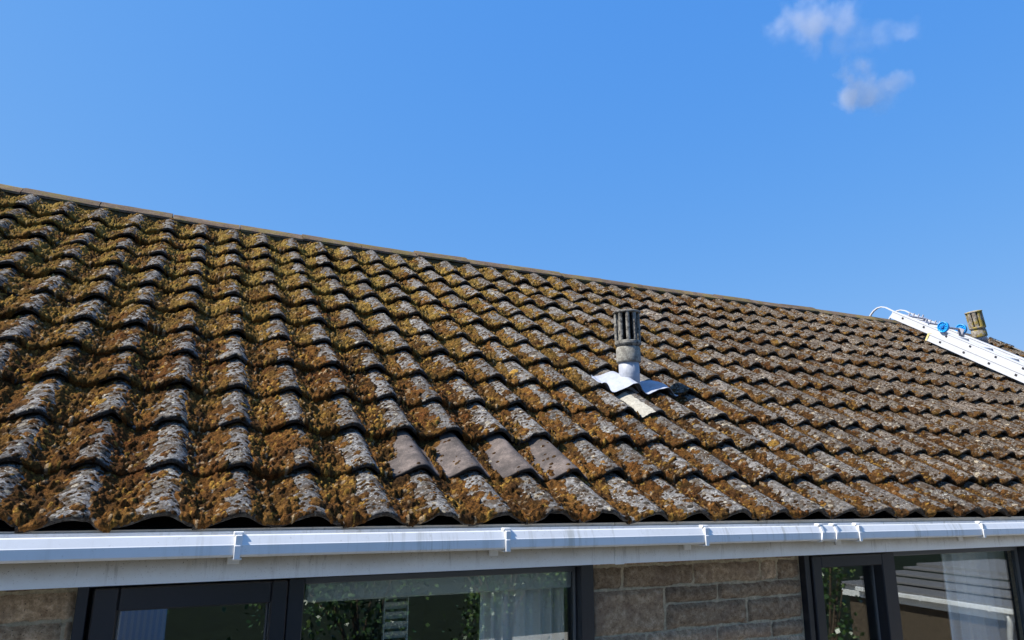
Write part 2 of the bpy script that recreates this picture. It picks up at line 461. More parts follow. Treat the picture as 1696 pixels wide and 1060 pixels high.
def build_tiles():
    V = []; Q = []; T = []; NZ = []; n = 0
    CV = []; CQ = []; cn = 0
    seps = []
    for k in range(NK + 1):
        for j in range(J0, J1 + 1):
            near = j < 12
            nu = 25 if near else 15
            nv = 5
            cx = crest_x(j, k)
            u = np.linspace(-.62, .40, nu) * PW + cx
            if cx < X0 or cx > X1: continue
            u = np.clip(u, X0, X1)
            ext = .04 if k < NK else .02
            tone = float(tile_rand(j, k, 6))
            rows = []
            ns = nose_s(u, j, k)
            # underside back, nose bottom, nose chamfer, top rows
            edge = .0022 * (fbm(u * 7 + j, u * 0 + k, .02, 8, 2) - .5)
            h0 = tile_h(u, ns, j, k)
            rows.append(RP(u, ns + .06, h0 - THK - .004))
            rows.append(RP(u, ns + .002, h0 - THK + edge))
            rows.append(RP(u, ns - .001, h0 - THK * .75))
            rows.append(RP(u, ns - .001, h0 - .004))
            rows.append(RP(u, ns + .003, tile_h(u, ns + .003, j, k)))
            for t in np.linspace(.06, 1, nv):
                ss = ns + (G + ext) * t
                rows.append(RP(u, ss, tile_h(u, ss, j, k)))
            P = np.array(rows)
            # right-hand edge skirt
            sk = P[3:, -1:, :].copy(); sk = sk - np.array([0, -sT, cT]) * .009; sk[..., 0] += .0005
            r, c = P.shape[:2]
            i = np.arange(r * c).reshape(r, c)
            q = np.stack([i[:-1, :-1], i[:-1, 1:], i[1:, 1:], i[1:, :-1]], -1).reshape(-1, 4)
            base = r * c; m_ = len(sk)
            a = i[3:, -1]; b = base + np.arange(m_)
            q2 = np.stack([a[:-1], b[:-1], b[1:], a[1:]], -1)
            VV = np.concatenate([P.reshape(-1, 3), sk.reshape(-1, 3)]); QQ = np.concatenate([q, q2])
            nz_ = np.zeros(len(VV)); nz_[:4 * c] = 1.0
            if (j, k) in CLEAN:
                seps.append((VV, QQ, nz_)); continue
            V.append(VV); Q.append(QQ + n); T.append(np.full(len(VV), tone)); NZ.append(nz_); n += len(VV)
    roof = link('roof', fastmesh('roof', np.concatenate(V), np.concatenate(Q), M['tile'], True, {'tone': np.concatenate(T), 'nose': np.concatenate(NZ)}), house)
    tag(roof, 'weathered grey wavy concrete roof tiles with lichen')
    for VV, QQ, nz_ in seps:
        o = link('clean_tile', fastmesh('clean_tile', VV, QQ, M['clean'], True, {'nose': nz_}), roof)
        tag(o, 'bare pinkish grey tile almost free of moss')
    return roof
roof = build_tiles()

# underlay and rafters' board closing the roof, rear slope
RY, RS = 3.166, 3.70           # ridge line
mb = MB()
xs = np.linspace(X0 + .02, X1 - .02, 30)
mb.grid([RP(xs, s, Dsag(xs, s) - .085) for s in (.07, 1, 2, 3, 3.62)])
mb.build('roof_underlay', M['black'], house)
mb = MB()
xs = np.linspace(X0, X1, 60)
rz = 1.945
bk = []
for t in np.linspace(0, 1, 40):
    for dz in ((0, -.02) if 0 < t < 1 else (0,)):
        y = RY + t * 3.2; bk.append(np.stack([xs, np.full(60, y), rz - t * 3.2 * math.tan(TH) + Dsag(xs, 3.6) + dz], -1))
mb.grid(bk, flip=False); mb.build('rear_slope', M['tile'], house)

# ridge tiles
def ridge():
    mb = MB(); x = X0; L = .452; i = 0; mj = MB()
    start = -1.268 - 4 * L
    for i in range(-1, 24):
        a = start + i * L; b = a + L - .006
        a = max(a, X0 - .02); b = min(b, X1 + .02)
        if b <= a: continue
        tone = random.Random(i).random(); rr = random.Random(i + 77)
        dz = rr.uniform(-.006, .006); dy = rr.uniform(-.004, .004); tilt = rr.uniform(-.006, .006)
        xs = np.linspace(a, b, 10)
        t = np.linspace(-1, 1, 15)
        w = .118
        P = []
        for x_ in xs:
            z0 = 1.916 + float(Dsag(x_, 3.6)) + dz + tilt * (x_ - a) / L
            hh = .072 * (1 - np.abs(t) ** 1.6)
            zz = z0 + hh + .002 * (fbm(np.full(15, x_ * 3), t * 2, .1, 4, 2) - .5)
            P.append(np.stack([np.full(15, x_), RY + dy + t * w, zz], -1))
        P = np.array(P)
        lo = P.copy(); lo[:, :, 2] -= .016
        # closed shell
        mb.grid(P, tone, flip=True)
        mb.grid(lo, tone)
        mb.grid(np.stack([P[:, 0], lo[:, 0]], 0), tone, flip=True); mb.grid(np.stack([P[:, -1], lo[:, -1]], 0), tone)
        mb.grid(np.stack([P[0], lo[0]], 0), tone); mb.grid(np.stack([P[-1], lo[-1]], 0), tone, flip=True)
    o = mb.build('ridge', M['ridge'], house, smooth=False); tag(o, 'brownish weathered ridge tiles laid end to end')
    # mortar bedding under the ridge
    xs = np.linspace(X0, X1, 500)
    rows = []
    for (y, z, am) in ((RY - .114, 1.865, .008), (RY - .108, 1.904, .006), (RY - .08, 1.925, 0), (RY + .09, 1.925, 0), (RY + .112, 1.90, .01), (RY + .12, 1.86, .01)):
        rows.append(np.stack([xs, y + am * (fbm(xs, xs * 0, .05, 3) - .5) * 2, z + Dsag(xs, 3.6) + am * (fbm(xs, xs * 0 + 5, .04, 9) - .5)], -1))
    mj.grid(rows); mj.build('ridge_bedding', M['bedding'], house, smooth=True)
ridge()

# verge mortar / under-cloak on the right gable
mb = MB(); ss = np.linspace(0, 3.6, 160)
cols = []
for (dx, h) in ((-.05, .0), (0.0, .004), (.012, -.02), (.010, -.075), (-.03, -.085)):
    cols.append(RP(X1 + dx + .006 * (fbm(ss, ss * 0, .05, 2) - .5), ss, Dsag(X1, ss) + h - .02 + .012 * (fbm(ss, ss * 0 + 3, .06, 6) - .5)))
mb.grid(cols, flip=True); tag(mb.build('verge', M['mortar'], house, smooth=True), 'rough mortar verge at the right gable end')

# ------------------------------------------------------------------ moss
PIPE = (1.672, 1.092)
def moss():
    # x samples: step follows distance so that detail is even
    xs = [-2.35]
    while xs[-1] < X1:
        d = math.hypot(xs[-1] + .59, 3.0) if xs[-1] > .2 else 2.4
        xs.append(xs[-1] + max(.0030, .00125 * d))
    xs = np.array(xs)
    Vs = []; Qs = []; Cs = []; n = 0
    for k in range(NK + 1):
        step = .0034 + .0004 * k
        top = G + .02
        so = np.concatenate([np.array([-8, -7, -6, -5, -4, -3, -2, -1]) * .0040, np.arange(0, top, step)])
        X, S0 = np.meshgrid(xs, so)
        X = X + .0018 * (hsh(np.round(X * 1e4), np.round(S0 * 1e4), 31) - .5)
        j = np.floor(X / PW + .6)
        v = (X - crest_x(j, np.full(X.shape, float(k)))) / PW
        kk = np.full(X.shape, float(k))
        ns = nose_s(X, j, kk)
        S = ns + np.maximum(S0, 0)
        h = tile_h(X, S, j, kk)
        hang = np.maximum(-S0, 0)
        tf = np.clip(-prof(v) / AMP, 0, 1)
        t = np.clip(S0 / G, 0, 1)
        left = np.interp(X, [-2, -.3, .6, 1.6, 2.6, 4.5, 8], [.42, .34, .18, .10, .02, -.06, -.10])
        up = np.interp(k, [0, 1, 4, 9, 12], [-.06, 0, .05, .06, .10]) * np.interp(X, [0, 3], [1, .5])
        big = fbm(X, S + 3.0 * k, .22, 11, 4) - .5
        med = fbm(X, S + 7, .045, 23, 4, .65) - .5
        jr = (tile_rand(j, kk, 7) - .5)
        flank = np.where(v > 0, .0, .0)
        cov = (tf * 1.42 - .73) + left + up + big * 1.15 + med * 1.15 + jr * .30 + flank + .10 * np.exp(-((1 - t) / .18) ** 2)
        clean = (k == 1) & (j >= 1) & (j <= 4)
        cov = np.where(clean, cov - 1.6 + 1.5 * ((j == 1) & (t > .40) & (v < -.16)) + 1.0 * (t > .93) + 1.5 * (j >= 2) * (t > .55) * (v < -.46) + 1.1 * (j == 4) * (t < .22) * (v < -.15) * (v > -.45) + 1.0 * (j == 3) * (t < .12) * (v < -.3) + 1.55 * ((v < -.53) | (v > .35)), cov)
        rep = ((X > 1.40) & (X < 1.95) & (k == 4)) | ((X > 1.52) & (X < 1.63) & (k == 3))
        cov = np.where(rep, cov - 2.0, cov)
        a = sstep(.0, .20, cov)
        d1, i1 = domes(X, S + k * .013, .034, .009, .022, .80, 41)
        d2, i2 = domes(X + .3, S, .0135, .0045, .0088, .85, 61)
        d3, i3 = domes(X, S, .060, .010, .030, .62, 81)        # wide flat pads
        d4, i4 = domes(X, S, .0185, .0038, .0088, .74, 101)     # pin cushions on bare stone
        d5, i5 = domes(X, S, .024, .006, .014, .75, 121)        # thin crusts of lichen and grit
        fine = fbm(X, S, .0075, 131, 2) - .5
        lump = .0045 + .70 * d1 + 1.15 * d2 + .012 * (fbm(X, S, .07, 55, 3) - .42) * 2
        hm = a * (lump * (.50 + .60 * np.clip(cov, 0, 1.2)) + .010 * fine)
        padsel = sstep(-.70, -.25, cov)
        dd = d3 * padsel
        pad = np.where(clean | rep, 0, .30 * dd + np.where(dd > .003, .45 * d2 + .006 * fine, 0))
        pin = .85 * d4 * np.where(clean, 1.0 * (i4 > .84), np.maximum(sstep(-.95, -.45, cov), np.interp(X, [1.5, 3.5], [0, .9])) * (cov > -9) * sstep(-2, -1, cov + .35 * (fbm(X, S, .1, 7, 2) - .5)))
        crust = (.34 * d5 + .003 * fine) * np.where(clean | rep, .5 * (i5 > .93), sstep(.35, .5, fbm(X, S, .12, 171, 3)))
        fsel = sstep(.35, .75, tf + (fbm(X, S, .05, 301, 3) - .5) * .5) * np.where(clean, .35, 1.0) * np.where(rep, 0, 1)
        tw = np.interp(X, [0, 3], [.16, .20])
        fill = fsel * np.interp(k, [3, 7], [1.0, .45]) * np.exp(-((1 - t) / tw) ** 2) * (.022 + .5 * d1 * .6 + .6 * d2 + .008 * fine)
        hm = np.maximum(hm, fill)
        H = np.max(np.stack([hm, pad, np.where(rep, .6 * pin * (i4 > .6), pin), crust]), 0) - .0020
        kind = np.argmax(np.stack([hm, pad, pin, crust]), 0)
        fade = np.clip(1 - hang / .040, 0, 1)
        sq = np.where(S0 < 0, ns - .0035 - np.clip(H, 0, .02) * .6 * fade + hang * .15, S)
        hh = np.where(S0 < 0, tile_h(X, ns, j, kk) - hang * 1.05 + np.clip(H, 0, .03) * .6 * fade, h + H)
        hangmax = (.014 + .030 * sstep(.25, .6, tf)) * (fbm(X, X * 0 + k, .03, 77, 3) + .15) * np.where(k == 0, .45, 1.3)
        hangok = (S0 < 0) & ((kind == 3) | (H * fade < .003) | (hang > hangmax))
        ok = (H > -.0009) & ~hangok
        P = RP(X, sq, hh)
        # ---- colour
        w1 = fbm(X, S, .10, 201, 3); w2 = fbm(X, S, .40, 211, 3)
        ids = np.select([kind == 1, kind == 2, kind == 3], [.5 * i3 + .5 * i2, i4, i5], .35 * i1 + .65 * i2)
        ochre = np.array([.27, .128, .022]); olive = np.array([.26, .185, .032]); rust = np.array([.19, .075, .014])
        brown = np.array([.080, .042, .015]); gold = np.array([.50, .32, .035]); dark = np.array([.040, .027, .012]); straw = np.array([.46, .38, .24])
        gy = np.clip(np.interp(np.full(X.shape, float(k)), [0, 3, 7, 12], [.06, .16, .50, .90]) * np.interp(X, [0, 5], [1.0, .5]) + (w1 - .5) * 1.3, 0, 1)[..., None]
        C = ochre * (1 - gy) + olive * gy
        q = sstep(.48, .66, w2 + (ids - .5) * .25)[..., None] * (1 - .6 * gy); C = C * (1 - q) + rust * q
        q = sstep(.44, .62, fbm(X, S, .055, 231, 3) + (ids - .5) * .45)[..., None] * .9; C = C * (1 - q) + brown * q
        q = (sstep(.64, .74, fbm(X, S, .12, 241, 3)) * (ids > .35))[..., None] * .85; C = C * (1 - q) + gold * q
        q = ((hsh(np.floor(i2 * 997), j, 5) > .72) * .7)[..., None]; C = C * (1 - q) + dark * q
        q = ((hsh(np.floor(i2 * 991), j, 6) > .88) * (d2 > .002) * .7)[..., None]; C = C * (1 - q) + gold * q
        q = ((hsh(np.floor(i2 * 983), j, 8) > .91) * (d2 > .003) * .85)[..., None]; C = C * (1 - q) + straw * q
        rt = np.clip(np.interp(X, [1.0, 3.6], [0, .80]) - .25 * (k > 9), 0, 1)[..., None]; C = C * (1 - rt) + (C * .38 + brown * .58) * rt
        pk = (kind == 2)[..., None] * .85; C = C * (1 - pk) + (dark * .5 + .5 * brown * .8) * pk
        stone = np.stack([np.interp(i5, [0, .3, .6, .85, 1], c_) for c_ in ([.085, .13, .18, .25, .44], [.077, .119, .166, .232, .41], [.066, .103, .146, .195, .33])], -1)
        wm = np.clip(np.interp(X, [.5, 4], [0, .5]), 0, 1)[..., None]; stone = stone * (1 - wm) + stone * np.array([.95, .80, .62]) * wm
        sk = (kind == 3)[..., None]; C = np.where(sk, stone, C)
        hi = (np.clip((k - 3) / 5, 0, 1) * np.clip(1.3 - X / 2.5, 0, 1) * sstep(.40, .62, fbm(X, S, .08, 261, 3)))[..., None] * .58
        C = np.where((kind == 0)[..., None], C * (1 - hi) + np.array([.46, .35, .055]) * hi, C)
        C = C * (.55 + .70 * ids[..., None])
        gry = C.mean(-1, keepdims=True); C = (C * .82 + gry * np.array([1.1, 1.0, .85]) * .18) * np.array([.95, .92, .93])
        C = np.where(sk, C, C * np.array([1.0, .90, .85]))
        r, c = X.shape
        idx = np.arange(r * c).reshape(r, c)
        o4 = (ok[:-1, :-1].astype(int) + ok[:-1, 1:] + ok[1:, 1:] + ok[1:, :-1]) >= 2
        q = np.stack([idx[:-1, :-1], idx[:-1, 1:], idx[1:, 1:], idx[1:, :-1]], -1)[o4]
        used = np.zeros(r * c, bool); used[q.ravel()] = True
        remap = np.cumsum(used) - 1
        Vs.append(P.reshape(-1, 3)[used]); Cs.append(C.reshape(-1, 3)[used]); Qs.append(remap[q] + n); n += int(used.sum())
    V = np.concatenate(Vs); Q = np.concatenate(Qs); C = np.concatenate(Cs)
    print('moss verts', len(V), 'faces', len(Q))
    me = fastmesh('moss', V, Q, M['moss'], True, color=C)
    o = link('moss', me); tag(o, 'thick ochre and olive moss cushions growing in the troughs of the roof tiles', 'moss', kind='stuff')
moss()

# ------------------------------------------------------------------ fascia, gutter
mb = MB(); mb.box((X0, .035, -.181), (.855, .053, -.040)); mb.box((.858, .035, -.181), (X1, .053, -.040))
fas = mb.build('fascia', M['fascia'], house)
mb = MB(); mb.box((.852, .0325, -.1835), (.892, .0348, -.050), bev=.0008); mb.build('fascia_joint', M['fascia'], fas)
mb = MB(); mb.box((X0, .0535, -.176), (X1, .262, -.166)); mb.build('soffit', M['fascia'], house)

def gz(x): return -.0030 * (x + .96)       # slight fall to the right
def sweep(profile, xs, mb, closed=True):
    rings = []
    for x in xs:
        rings.append([(x, y, z + gz(x)) for (y, z) in profile])
    P = np.array(rings)
    mb.ring(P, True, True, closed=closed)
outer = [(.032, -.046), (.032, -.088), (.018, -.107), (-.062, -.107), (-.078, -.103), (-.082, -.096), (-.0835, -.072), (-.0800, -.0665), (-.0790, -.054), (-.0815, -.0505), (-.0800, -.0485), (-.0745, -.0490)]
inner = [(-.0745, -.054), (-.0765, -.068), (-.079, -.074), (-.0785, -.095), (-.072, -.1035), (.016, -.1035), (.0295, -.087), (.0295, -.046)]
# front: rounded lip, bright sloping upper band, vertical lower face
outer = [(.032, -.046), (.032, -.088), (.018, -.1085), (-.066, -.1085), (-.079, -.1065), (-.0850, -.1005), (-.0850, -.0760), (-.0835, -.0735), (-.0745, -.0525), (-.0725, -.0500), (-.0690, -.0495)]
inner = [(-.0690, -.053), (-.0715, -.055), (-.0805, -.0745), (-.082, -.077), (-.082, -.0995), (-.077, -.1035), (-.064, -.1055), (.016, -.1055), (.0295, -.087), (.0295, -.046)]
gut = MB()
xs = np.concatenate([np.linspace(X0 - .05, 1.735, 30), np.linspace(1.85, X1 + .05, 30)])
sweep(outer + inner, np.linspace(X0 - .05, X1 + .05, 60), gut)
gutter = gut.build('gutter', M['upvc'], house)
tag(gutter, 'white plastic gutter along the eaves')
def offs(prof_, d):
    P = np.array(prof_); T = np.gradient(P, axis=0); T /= np.linalg.norm(T, axis=1)[:, None]
    N = np.stack([T[:, 1], -T[:, 0]], 1)
    return P + N * d
front = outer[2:]
fo = offs(front, .0035); fi = offs(front, .0006)
# check direction: outward means smaller y on the front face
if fo[4, 0] > front[4][0]: fo = offs(front, -.0035); fi = offs(front, -.0006)
def strap(mb, x, w):
    ringp = [tuple(p) for p in fo] + [tuple(p) for p in fi[::-1]]
    P = [[(xx, y, z + gz(x)) for (y, z) in ringp] for xx in (x - w / 2, x + w / 2)]
    mb.ring(P, True, True)
def bracket(x):
    mb = MB(); strap(mb, x, .015)
    z = gz(x)
    mb.box((x - .013, -.0790, -.0500 + z), (x + .013, -.058, -.0415 + z), bev=.0015)     # clip over the lip
    mb.box((x - .009, -.0880, -.0755 + z), (x + .009, -.0760, -.0500 + z), bev=.0015)
    mb.box((x - .010, -.0905, -.1130 + z), (x + .006, -.0855, -.0765 + z), bev=.0012)
    mb.box((x - .012, -.080, -.1150 + z), (x + .012, .035, -.1092 + z), bev=.001)        # arm under the channel
    mb.box((x - .016, .026, -.135 + z), (x + .016, .0345, -.1160 + z), bev=.001)
    return mb.build('bracket', M['upvc'], gutter)
for x in (-.423, .378, 1.172, 1.964, 2.765): bracket(x)
mb = MB()
ringp = [tuple(p) for p in offs(front, .0022 if fo[4, 0] < front[4][0] else -.0022)] + [tuple(p) for p in fi[::-1]]
mb.ring([[(xx, y, z + gz(xx)) for (y, z) in ringp] for xx in (1.748, 1.838)], True, True)
un = mb.build('gutter_union', M['upvc'], gutter)
for x in (1.752, 1.832):
    mb = MB(); z = gz(x)
    mb.box((x - .012, -.0800, -.0500 + z), (x + .012, -.056, -.0425 + z), bev=.0015)
    fo_b = fo + (fo - fi) * .8
    rp_ = [tuple(p) for p in fo_b] + [tuple(p) for p in fi[::-1]]
    mb.ring([[(x + dx + (-.006 if y > -2 and z2 < -.09 else 0), y, z2 + z) for (y, z2) in rp_] for dx in (-.006, .006)], True, True)
    mb.build('clip', M['upvc'], gutter)

# ------------------------------------------------------------------ walls
WY = .25
def block(mb, x0, x1, z0, z1, seed):
    rnd = random.Random(seed)
    nx = max(3, int((x1 - x0) / .012)); nz = max(3, int((z1 - z0) / .012))
    X, Z = np.meshgrid(np.linspace(0, 1, nx), np.linspace(0, 1, nz))
    ed = np.minimum(np.minimum(X * (x1 - x0), (1 - X) * (x1 - x0)), np.minimum(Z * (z1 - z0), (1 - Z) * (z1 - z0)))
    rx = x0 + X * (x1 - x0); rzz = z0 + Z * (z1 - z0)
    rx = rx + .004 * (fbm(rx * 3, rzz * 3, .06, seed, 2) - .5) * 2 * (ed < .02)
    y = WY + .008 - .013 * sstep(0, .007, ed) - .012 * (fbm(rx, rzz, .05, seed, 3) - .5) - .008 * (fbm(rx, rzz, .016, seed + 3, 2) - .5)
    tn = rnd.choice([.65, .8, 1.0, 1.15, 1.3]) + rnd.uniform(-.06, .06)
    mb.grid(np.stack([rx, y, rzz], -1), tone=tn)
def wall(name, x0, x1, z0, z1, seed, custom=None, parent=house):
    mb = MB(); z = z1; r = 0; rnd = random.Random(seed)
    hs = [.048, .081, .068, .097, .066, .083, .068, .14]
    while z > z0:
        hgt = hs[r % len(hs)]; hgt = min(hgt, z - z0)
        if hgt < .02: break
        x = x0 - rnd.uniform(0, .2); 
        while x < x1:
            L = rnd.choice([.15, .22, .30, .38, .44]) * rnd.uniform(.85, 1.15)
            a, b = max(x, x0), min(x + L, x1)
            if b - a > .02: block(mb, a + .003, b - .003, z - hgt + .003, z - .003, seed * 1000 + r * 40 + int((x + 5) * 10))
            x += L
        z -= hgt; r += 1
    w = mb.build(name, M['stone'], parent, smooth=True)
    mo = MB(); mo.box((x0, WY + .0065, z0), (x1, WY + .1, z1)); mo.build('mortar', M['wallmortar'], w)
    return w
W1 = (-.812, .878); W2 = (1.968, 3.64)
HEAD = -.166
wall('wall', X0 + .02, W1[0], -1.2, HEAD, 3)
# the pier between the windows, laid out block by block like the photograph
mb = MB(); sd_ = 10
def row(z1, z0, cuts):
    global sd_
    for a, b in zip(cuts[:-1], cuts[1:]):
        sd_ += 1; block(mb, a + .0025, b - .0025, z0 + .0025, z1 - .0025, sd_)
x0, x1 = W1[1], W2[0]
row(-.166, -.216, [x0, x0 + .30, x0 + .74, x1])
row(-.216, -.302, [x0, x0 + .15, x0 + .50, x0 + .86, x0 + .955, x1])
block(mb, x0 + .004, x0 + .344, -.466, -.306, 77)
row(-.302, -.368, [x0 + .35, x0 + .62, x1])
row(-.368, -.466, [x0 + .35, x0 + .77, x1])
zz = -.466
rnd = random.Random(4)
for r_ in range(14):
    hgt = rnd.choice([.066, .083, .098]); c = [x0]
    while c[-1] < x1 - .3: c.append(c[-1] + rnd.uniform(.18, .42))
    c.append(x1); row(zz, zz - hgt, c); zz -= hgt
w = mb.build('wall', M['stone'], house, smooth=True)
mo = MB(); mo.box((x0, WY + .0065, zz), (x1, WY + .1, -.166)); mo.build('mortar', M['wallmortar'], w)
wall('wall', W2[1], X1 - .02, -1.2, HEAD, 5)
mb = MB(); mb.box((X0 + .02, WY + .002, -2.45), (X1 - .02, WY + .09, -1.22))
mb.build('wall', M['stone'], house)
def gable(x0, x1):
    mb = MB(); ys = (WY + .002, RY, 2 * RY - WY)
    poly = [(WY + .1, -2.45), (2 * RY - WY, -2.45), (2 * RY - WY, -.1), (RY, 1.78), (WY + .1, -.1)]
    n = len(poly)
    v = [(x0, y, z) for y, z in poly] + [(x1, y, z) for y, z in poly]
    mb.add(v, [list(range(n)), list(range(n, 2 * n))[::-1]] + [[i, i + n, (i + 1) % n + n, (i + 1) % n] for i in range(n)])
    mb.build('gable_wall', M['stone'], house)
gable(X0 + .02, X0 + .2); gable(X1 - .2, X1 - .02)
mb = MB(); mb.box((X0 + .2, 2 * RY - WY - .1, -2.45), (X1 - .2, 2 * RY - WY, .0)); mb.build('rear_wall', M['stone'], house)

# ------------------------------------------------------------------ windows
GY = .27
def frame_bars(mb, x0, x1, z0, z1, w, y0, y1, wt=None):
    wt = w if wt is None else wt
    mb.box((x0, y0, z0), (x0 + w, y1, z1), bev=.002); mb.box((x1 - w, y0, z0), (x1, y1, z1), bev=.002)
    mb.box((x0 + w, y0, z1 - wt), (x1 - w, y1, z1), bev=.002); mb.box((x0 + w, y0, z0), (x1 - w, y1, z0 + w), bev=.002)
ZB = -1.15
def window(x0, x1, mull0, mull1, sash, label):
    """sash: (x0,x1,glass x0,glass x1,glass top) of the opening light; the other light is fixed"""
    w = MB()
    sx0, sx1 = sash[0], sash[1]
    w.box((x0, .222, ZB), (x0 + .03, .30, -.1665), bev=.002)
    w.box((x1 - .055, .222, ZB), (x1, .30, -.1665), bev=.002)
    w.box((x0 + .03, .222, -.206), (x1 - .055, .30, -.1665), bev=.002)
    w.box((x0 + .03, .222, ZB), (x1 - .055, .30, ZB + .06), bev=.002)
    w.box((mull0, .220, ZB + .06), (mull1, .30, -.206), bev=.002)
    win = w.build('window', M['frame'], house); tag(win, label)
    s = MB(); gx0, gx1, gt = sash[2:]
    s.box((sx0, .212, ZB + .065), (gx0, .268, -.208), bev=.004); s.box((gx1, .212, ZB + .065), (sx1, .268, -.208), bev=.004)
    s.box((gx0, .212, gt), (gx1, .268, -.208), bev=.004); s.box((gx0, .212, ZB + .065), (gx1, .268, ZB + .14), bev=.004)
    s.build('sash', M['frame'], win)
    b = MB(); frame_bars(b, gx0 - .001, gx1 + .001, ZB + .138, gt + .001, .006, .262, .2785); b.build('glazing_bead', M['gasket'], win)
    g = MB(); g.box((gx0 - .01, GY, ZB + .13), (gx1 + .01, GY + .004, gt + .01)); g.build('pane', M['glass'], win)
    fx0, fx1 = mull1, x1 - .055
    b = MB(); frame_bars(b, fx0 + .0005, fx1 - .0005, ZB + .061, -.2065, .007, .262, .2785, .022); b.build('glazing_bead', M['gasket'], win)
    g = MB(); g.box((fx0, GY + .006, ZB + .06), (fx1, GY + .010, -.206)); g.build('pane', M['glass'], win)
    # sill
    q = MB(); q.box((x0 - .04, .17, ZB - .04), (x1 + .04, .30, ZB - .002), bev=.004); q.build('sill', M['frame'], win)
    return win
window(W1[0], W1[1], -.238, -.190, (-.770, -.241, -.706, -.290, -.272), 'dark grey window whose left pane mirrors a light blue shirt')
window(W2[0], W2[1], 2.490, 2.548, (2.005, 2.487, 2.060, 2.452, -.258), 'dark grey window mirroring shrubs and a white guttered outbuilding')

# rooms behind
def room(x0, x1, y1, hole=None):
    mb = MB(); y0 = .34; z0 = -2.4; z1 = -.12
    def q(a, b, c, d): mb.add([a, b, c, d], [(0, 1, 2, 3)])
    q((x0, y0, z0), (x1, y0, z0), (x1, y1, z0), (x0, y1, z0)); q((x0, y0, z1), (x0, y1, z1), (x1, y1, z1), (x1, y0, z1))
    q((x0, y0, z0), (x0, y1, z0), (x0, y1, z1), (x0, y0, z1)); q((x1, y0, z0), (x1, y0, z1), (x1, y1, z1), (x1, y1, z0))
    if hole:
        hx0, hx1, hz0, hz1 = hole
        q((x0, y1, z0), (hx0, y1, z0), (hx0, y1, z1), (x0, y1, z1)); q((hx1, y1, z0), (x1, y1, z0), (x1, y1, z1), (hx1, y1, z1))
        q((hx0, y1, z0), (hx1, y1, z0), (hx1, y1, hz0), (hx0, y1, hz0)); q((hx0, y1, hz1), (hx1, y1, hz1), (hx1, y1, z1), (hx0, y1, z1))
    else: q((x0, y1, z0), (x1, y1, z0), (x1, y1, z1), (x0, y1, z1))
    return mb.build('room', M['room'], house)
room(-1.2, 1.3, 3.5); room(1.6, 4.3, 3.5)

def curtain(x0, x1, y, z0, z1, folds, amp, mat, label, group=None):
    n = 140; xs = np.linspace(x0, x1, n); u = (xs - x0) / (x1 - x0)
    rows = []
    for t in np.linspace(0, 1, 12):
        ph = 2 * np.pi * folds * (u + .04 * np.sin(7 * u)); 
        yy = y + amp * np.sin(ph) * (.8 + .3 * t) + .3 * amp * np.sin(2.3 * ph + 1)
        rows.append(np.stack([xs + .02 * t * (u - .5), yy, np.full(n, z1 + (z0 - z1) * t)], -1))
    mb = MB(); mb.grid(rows); back = [r + np.array([0, .002, 0]) for r in rows]; mb.grid(back, flip=True)
    o = mb.build('curtain', mat, None, smooth=True); tag(o, label, 'curtain', group)
curtain(.50, .86, .42, -1.3, -.20, 6, .022, M['curtain'], 'grey pleated curtain hanging at the right side of the left window')
curtain(3.22, 3.75, .44, -1.3, -.20, 6, .02, M['sheer'], 'pale voile curtain hanging behind the right window')
mb = MB(); mb.box((-.17, .305, -.292), (.83, .37, -.205), bev=.006)
o = mb.build('roller_blind', M['blind'], None); tag(o, 'rolled up grey blind along the top of the left window', 'blind')
# louvred blind strip
mb = MB()
for i in range(14):
    z = -.300 - i * .034
    mb.add([(.155, .50, z), (.238, .50, z), (.238, .522, z - .026), (.155, .522, z - .026), (.155, .498, z - .002), (.238, .498, z - .002), (.238, .520, z - .028), (.155, .520, z - .028)],
           [(0, 1, 2, 3), (7, 6, 5, 4), (0, 3, 7, 4), (1, 5, 6, 2)])
mb.box((.15, .505, -.80), (.154, .525, -.290)); mb.box((.239, .505, -.80), (.243, .525, -.290))
o = mb.build('slatted_blind', M['blind'], None); tag(o, 'narrow pale slatted panel hanging inside the left window', 'blind')

